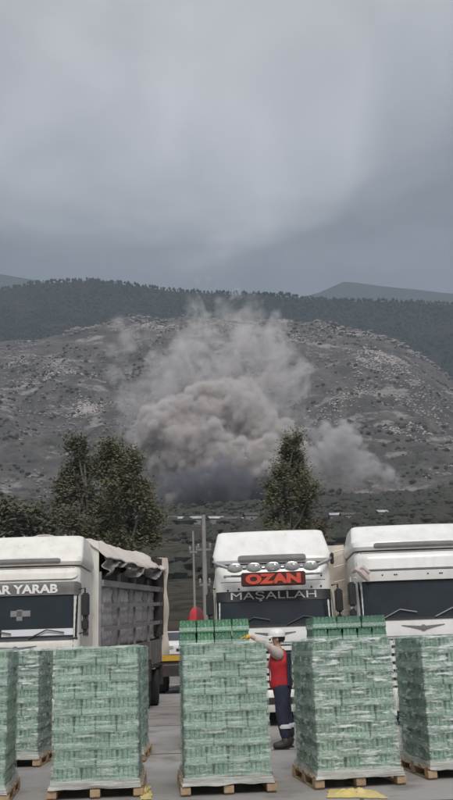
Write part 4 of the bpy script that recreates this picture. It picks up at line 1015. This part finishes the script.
# ---------------------------------------------------------------- smoke
def smoke_mat(name, c, dens, ns, lo, hi, aniso=.2, emis=0, dist=0):
    m = bpy.data.materials.new(name); m.use_nodes = True; nt = m.node_tree; nt.nodes.clear(); N = nt.nodes.new; L = nt.links.new
    o = N('ShaderNodeOutputMaterial'); pv = N('ShaderNodeVolumePrincipled'); L(pv.outputs[0], o.inputs['Volume'])
    pv.inputs['Color'].default_value = (*c, 1); pv.inputs['Anisotropy'].default_value = aniso; pv.inputs['Density Attribute'].default_value = ''
    at_ = N('ShaderNodeAttribute'); at_.attribute_name = 'density'; tc = N('ShaderNodeTexCoord')
    n = N('ShaderNodeTexNoise'); n.inputs['Scale'].default_value = ns; n.inputs['Detail'].default_value = 4; n.inputs['Roughness'].default_value = .6; n.inputs['Distortion'].default_value = dist; L(tc.outputs['Object'], n.inputs[0])
    r = N('ShaderNodeMapRange'); L(n.outputs[0], r.inputs[0]); r.inputs[1].default_value = lo; r.inputs[2].default_value = hi
    nb = N('ShaderNodeTexNoise'); nb.inputs['Scale'].default_value = ns*4; nb.inputs['Detail'].default_value = 5; nb.inputs['Roughness'].default_value = .65; nb.inputs['Distortion'].default_value = .6; L(tc.outputs['Object'], nb.inputs[0])
    r2 = N('ShaderNodeMapRange'); L(nb.outputs[0], r2.inputs[0]); r2.inputs[1].default_value = .36; r2.inputs[2].default_value = .6; r2.inputs[3].default_value = .12
    m0 = N('ShaderNodeMath'); m0.operation = 'MULTIPLY'; L(r.outputs[0], m0.inputs[0]); L(r2.outputs[0], m0.inputs[1])
    m1 = N('ShaderNodeMath'); m1.operation = 'MULTIPLY'; L(m0.outputs[0], m1.inputs[0]); L(at_.outputs['Fac'], m1.inputs[1])
    m2 = N('ShaderNodeMath'); m2.operation = 'MULTIPLY'; L(m1.outputs[0], m2.inputs[0]); m2.inputs[1].default_value = dens; L(m2.outputs[0], pv.inputs['Density'])
    return m
def smoke(name, spheres, m, voxel, label):
    me = bpy.data.meshes.new(name); c0 = Vector(spheres[0][0])
    me.from_pydata([tuple(p-c0) for p, r in spheres], [], []); a = me.attributes.new('rad', 'FLOAT', 'POINT'); a.data.foreach_set('value', [r for p, r in spheres])
    o = link(name, me); o.location = c0; me.materials.append(m)
    g = bpy.data.node_groups.new(name, 'GeometryNodeTree'); g.interface.new_socket('Geometry', in_out='INPUT', socket_type='NodeSocketGeometry'); g.interface.new_socket('Geometry', in_out='OUTPUT', socket_type='NodeSocketGeometry')
    i = g.nodes.new('NodeGroupInput'); oo = g.nodes.new('NodeGroupOutput'); mp = g.nodes.new('GeometryNodeMeshToPoints'); pv = g.nodes.new('GeometryNodePointsToVolume'); na = g.nodes.new('GeometryNodeInputNamedAttribute'); na.data_type = 'FLOAT'; na.inputs['Name'].default_value = 'rad'
    sm_ = g.nodes.new('GeometryNodeSetMaterial'); sm_.inputs['Material'].default_value = m
    pv.resolution_mode = 'VOXEL_SIZE'; pv.inputs['Voxel Size'].default_value = voxel; pv.inputs['Density'].default_value = 1
    g.links.new(i.outputs[0], mp.inputs['Mesh']); g.links.new(na.outputs['Attribute'], mp.inputs['Radius']); g.links.new(mp.outputs[0], pv.inputs['Points']); g.links.new(na.outputs['Attribute'], pv.inputs['Radius']); g.links.new(pv.outputs[0], sm_.inputs[0]); g.links.new(sm_.outputs[0], oo.inputs[0])
    md = o.modifiers.new('volume', 'NODES'); md.node_group = g
    return setp(o, label, 'smoke')
SD = 500.0; sr = random.Random(5)
def S3(px, py, rp, dy=0):
    p = at(px, py, SD+dy); return (p, rp*SD/F*.99)
def budding(base, n1, k1, n2, k2):
    out = list(base)
    for p, r in base:
        for _ in range(n1):
            v = Vector((sr.gauss(0, 1), sr.gauss(0, 1)-.5, sr.gauss(0, 1)+.25)).normalized(); r1 = r*k1*sr.uniform(.35, 1.45); q = p+v*(r*sr.uniform(.72, 1.0)); out.append((q, r1))
            for _ in range(n2):
                v2 = (Vector((sr.gauss(0, 1), sr.gauss(0, 1), sr.gauss(0, 1))).normalized()+v*.6).normalized(); r2 = r1*k2*sr.uniform(.35, 1.4); out.append((q+v2*(r1*sr.uniform(.8, 1.15)), r2))
    return out
core = [S3(*a) for a in [(215, 462, 42, 0), (178, 440, 30, -5), (168, 465, 28, 5), (233, 415, 28, 0), (230, 400, 17, 0), (212, 415, 24, 0), (250, 425, 29, 5), (262, 450, 31, 0), (240, 475, 36, -10), (200, 478, 30, -6), (160, 430, 20, 0), (152, 445, 15, 0), (274, 470, 23, 5), (174, 482, 22, 0), (264, 482, 20, 0), (193, 422, 21, -4), (230, 387, 7, 0), (246, 400, 15, 4)]]
bud = budding(core, 26, .36, 14, .42)
# solid heart of the cloud: lobed mesh just inside the vapour
ico = bmesh.new(); bmesh.ops.create_icosphere(ico, subdivisions=3, radius=1); IV = [v.co.copy() for v in ico.verts]; IF = [[v.index for v in f.verts] for f in ico.faces]; ico.free()
hm_ = MB(); c0 = core[0][0]
for p, r in core:
    if r < 4: continue
    b0 = len(hm_.v); hm_.v += [p-c0+v*(r*.5*(1+.12*fbm((p+v*r)/7, 3)+.05*fbm((p+v*r)/2.5, 2))) for v in IV]; hm_.f += [[b0+q for q in f] for f in IF]
sme = bpy.data.meshes.new('smoke_cloud'); sme.from_pydata([tuple(v) for v in hm_.v], [], hm_.f); sme.polygons.foreach_set('use_smooth', [True]*len(sme.polygons))
sme.materials.append(mat('smoke_heart', (.62, .55, .545), 1, (.55, .49, .49), .03, spec=0)); heart = link('smoke_cloud', sme); heart.location = c0
setp(heart, 'dense billowing pinkish grey blast cloud rising at the foot of the quarry hillside', 'smoke')
vap = smoke('smoke_vapour', bud, smoke_mat('dense_smoke', (.865, .825, .81), .75, .05, .34, .58, dist=.8), 1.0, None)
del vap['category']; vap['kind'] = 'stuff'; vap.parent = heart; vap.location = (0, 0, 0)
puff = [S3(*a) for a in [(338, 445, 19, 20), (325, 437, 14, 20), (350, 440, 14, 20), (345, 458, 18, 20), (330, 462, 18, 20), (362, 465, 13, 20), (374, 470, 11, 20), (388, 475, 9, 20), (399, 480, 6, 20), (352, 475, 14, 20), (315, 475, 16, 20), (310, 455, 12, 20)]]
smoke('smoke_puff', budding(puff, 18, .4, 6, .45), smoke_mat('thin_smoke', (.84, .82, .83), .34, .06, .34, .6), 1.2, 'smaller grey smoke puff drifting right of the slender tree')['kind'] = 'stuff'
wisp = [S3(*a) for a in [(200, 375, 34, 20), (235, 355, 36, 20), (262, 345, 30, 25), (280, 360, 24, 20), (170, 390, 28, 20), (145, 400, 24, 20), (130, 395, 16, 20), (205, 335, 24, 30), (200, 312, 14, 30), (205, 298, 8, 30), (190, 350, 26, 30), (285, 385, 28, 20), (298, 365, 14, 20), (240, 320, 22, 25), (265, 322, 16, 20), (160, 365, 20, 20), (130, 340, 15, 20), (118, 325, 9, 20), (215, 395, 40, 25), (255, 400, 36, 25), (296, 425, 18, 20), (145, 430, 24, 20), (120, 372, 14, 20), (112, 350, 10, 20), (135, 415, 20, 20), (280, 330, 12, 20), (222, 305, 12, 30), (188, 300, 6, 30), (140, 462, 16, 15), (196, 282, 5, 30), (208, 278, 5, 30)]]
jets = []
for x0, y0, x1, y1, r0 in [(192, 320, 186, 262, 5), (206, 318, 208, 256, 5), (222, 320, 236, 282, 5), (178, 330, 172, 292, 5), (262, 325, 276, 298, 6), (285, 345, 302, 322, 6), (150, 345, 138, 312, 6), (128, 360, 108, 322, 6), (125, 400, 108, 372, 7), (214, 310, 219, 266, 4), (198, 300, 200, 250, 4), (300, 380, 316, 360, 6), (240, 310, 255, 285, 5)]:
    for k in range(12):
        t = k/11; jets.append(S3(lerp(x0, x1, t)+sr.uniform(-1.5, 1.5), lerp(y0, y1, t), r0*(1-.65*t)*sr.uniform(.8, 1.2), 25))
smoke('smoke_veil', budding(wisp, 16, .38, 5, .45)+budding(jets, 5, .6, 0, .5), smoke_mat('veil_smoke', (.90, .87, .86), .15, .035, .41, .66, dist=2), 1.6, 'pale thin veil of dust spreading up above the dense blast cloud towards the ridge')['kind'] = 'stuff'
dk = [S3(*a) for a in [(216, 476, 14, -40), (192, 480, 13, -36), (240, 480, 13, -36), (262, 484, 11, -30), (172, 484, 11, -30), (222, 489, 12, -30), (205, 488, 11, -28), (240, 490, 11, -28), (185, 492, 11, -24), (258, 494, 11, -22), (215, 497, 17, -12), (190, 498, 15, -12), (243, 498, 15, -12), (165, 499, 12, -8), (270, 500, 13, -8), (228, 506, 14, -14), (200, 508, 13, -14), (292, 505, 9, 0), (145, 503, 9, 0)]]  # added dark volumes: shadow beneath the cloud put into their colour
smoke('cloud_base_shade', budding(dk, 16, .4, 6, .45), smoke_mat('painted_shade_smoke', (.36, .37, .42), .26, .06, .3, .58), 1.1, 'dark blue grey smoke volume, coloured to give the shade under the blast cloud')['kind'] = 'stuff'
# ---------------------------------------------------------------- haze
hm = bpy.data.materials.new('haze'); hm.use_nodes = True; nt = hm.node_tree; nt.nodes.clear()
o_ = nt.nodes.new('ShaderNodeOutputMaterial'); pv = nt.nodes.new('ShaderNodeVolumePrincipled'); nt.links.new(pv.outputs[0], o_.inputs['Volume'])
pv.inputs['Color'].default_value = (.66, .77, .90, 1); pv.inputs['Density'].default_value = .00019; pv.inputs['Anisotropy'].default_value = 0
hz = MB().box(-4600, -1600, -1.2, 4600, 7600, 1420).build('haze', hm, kind='stuff')
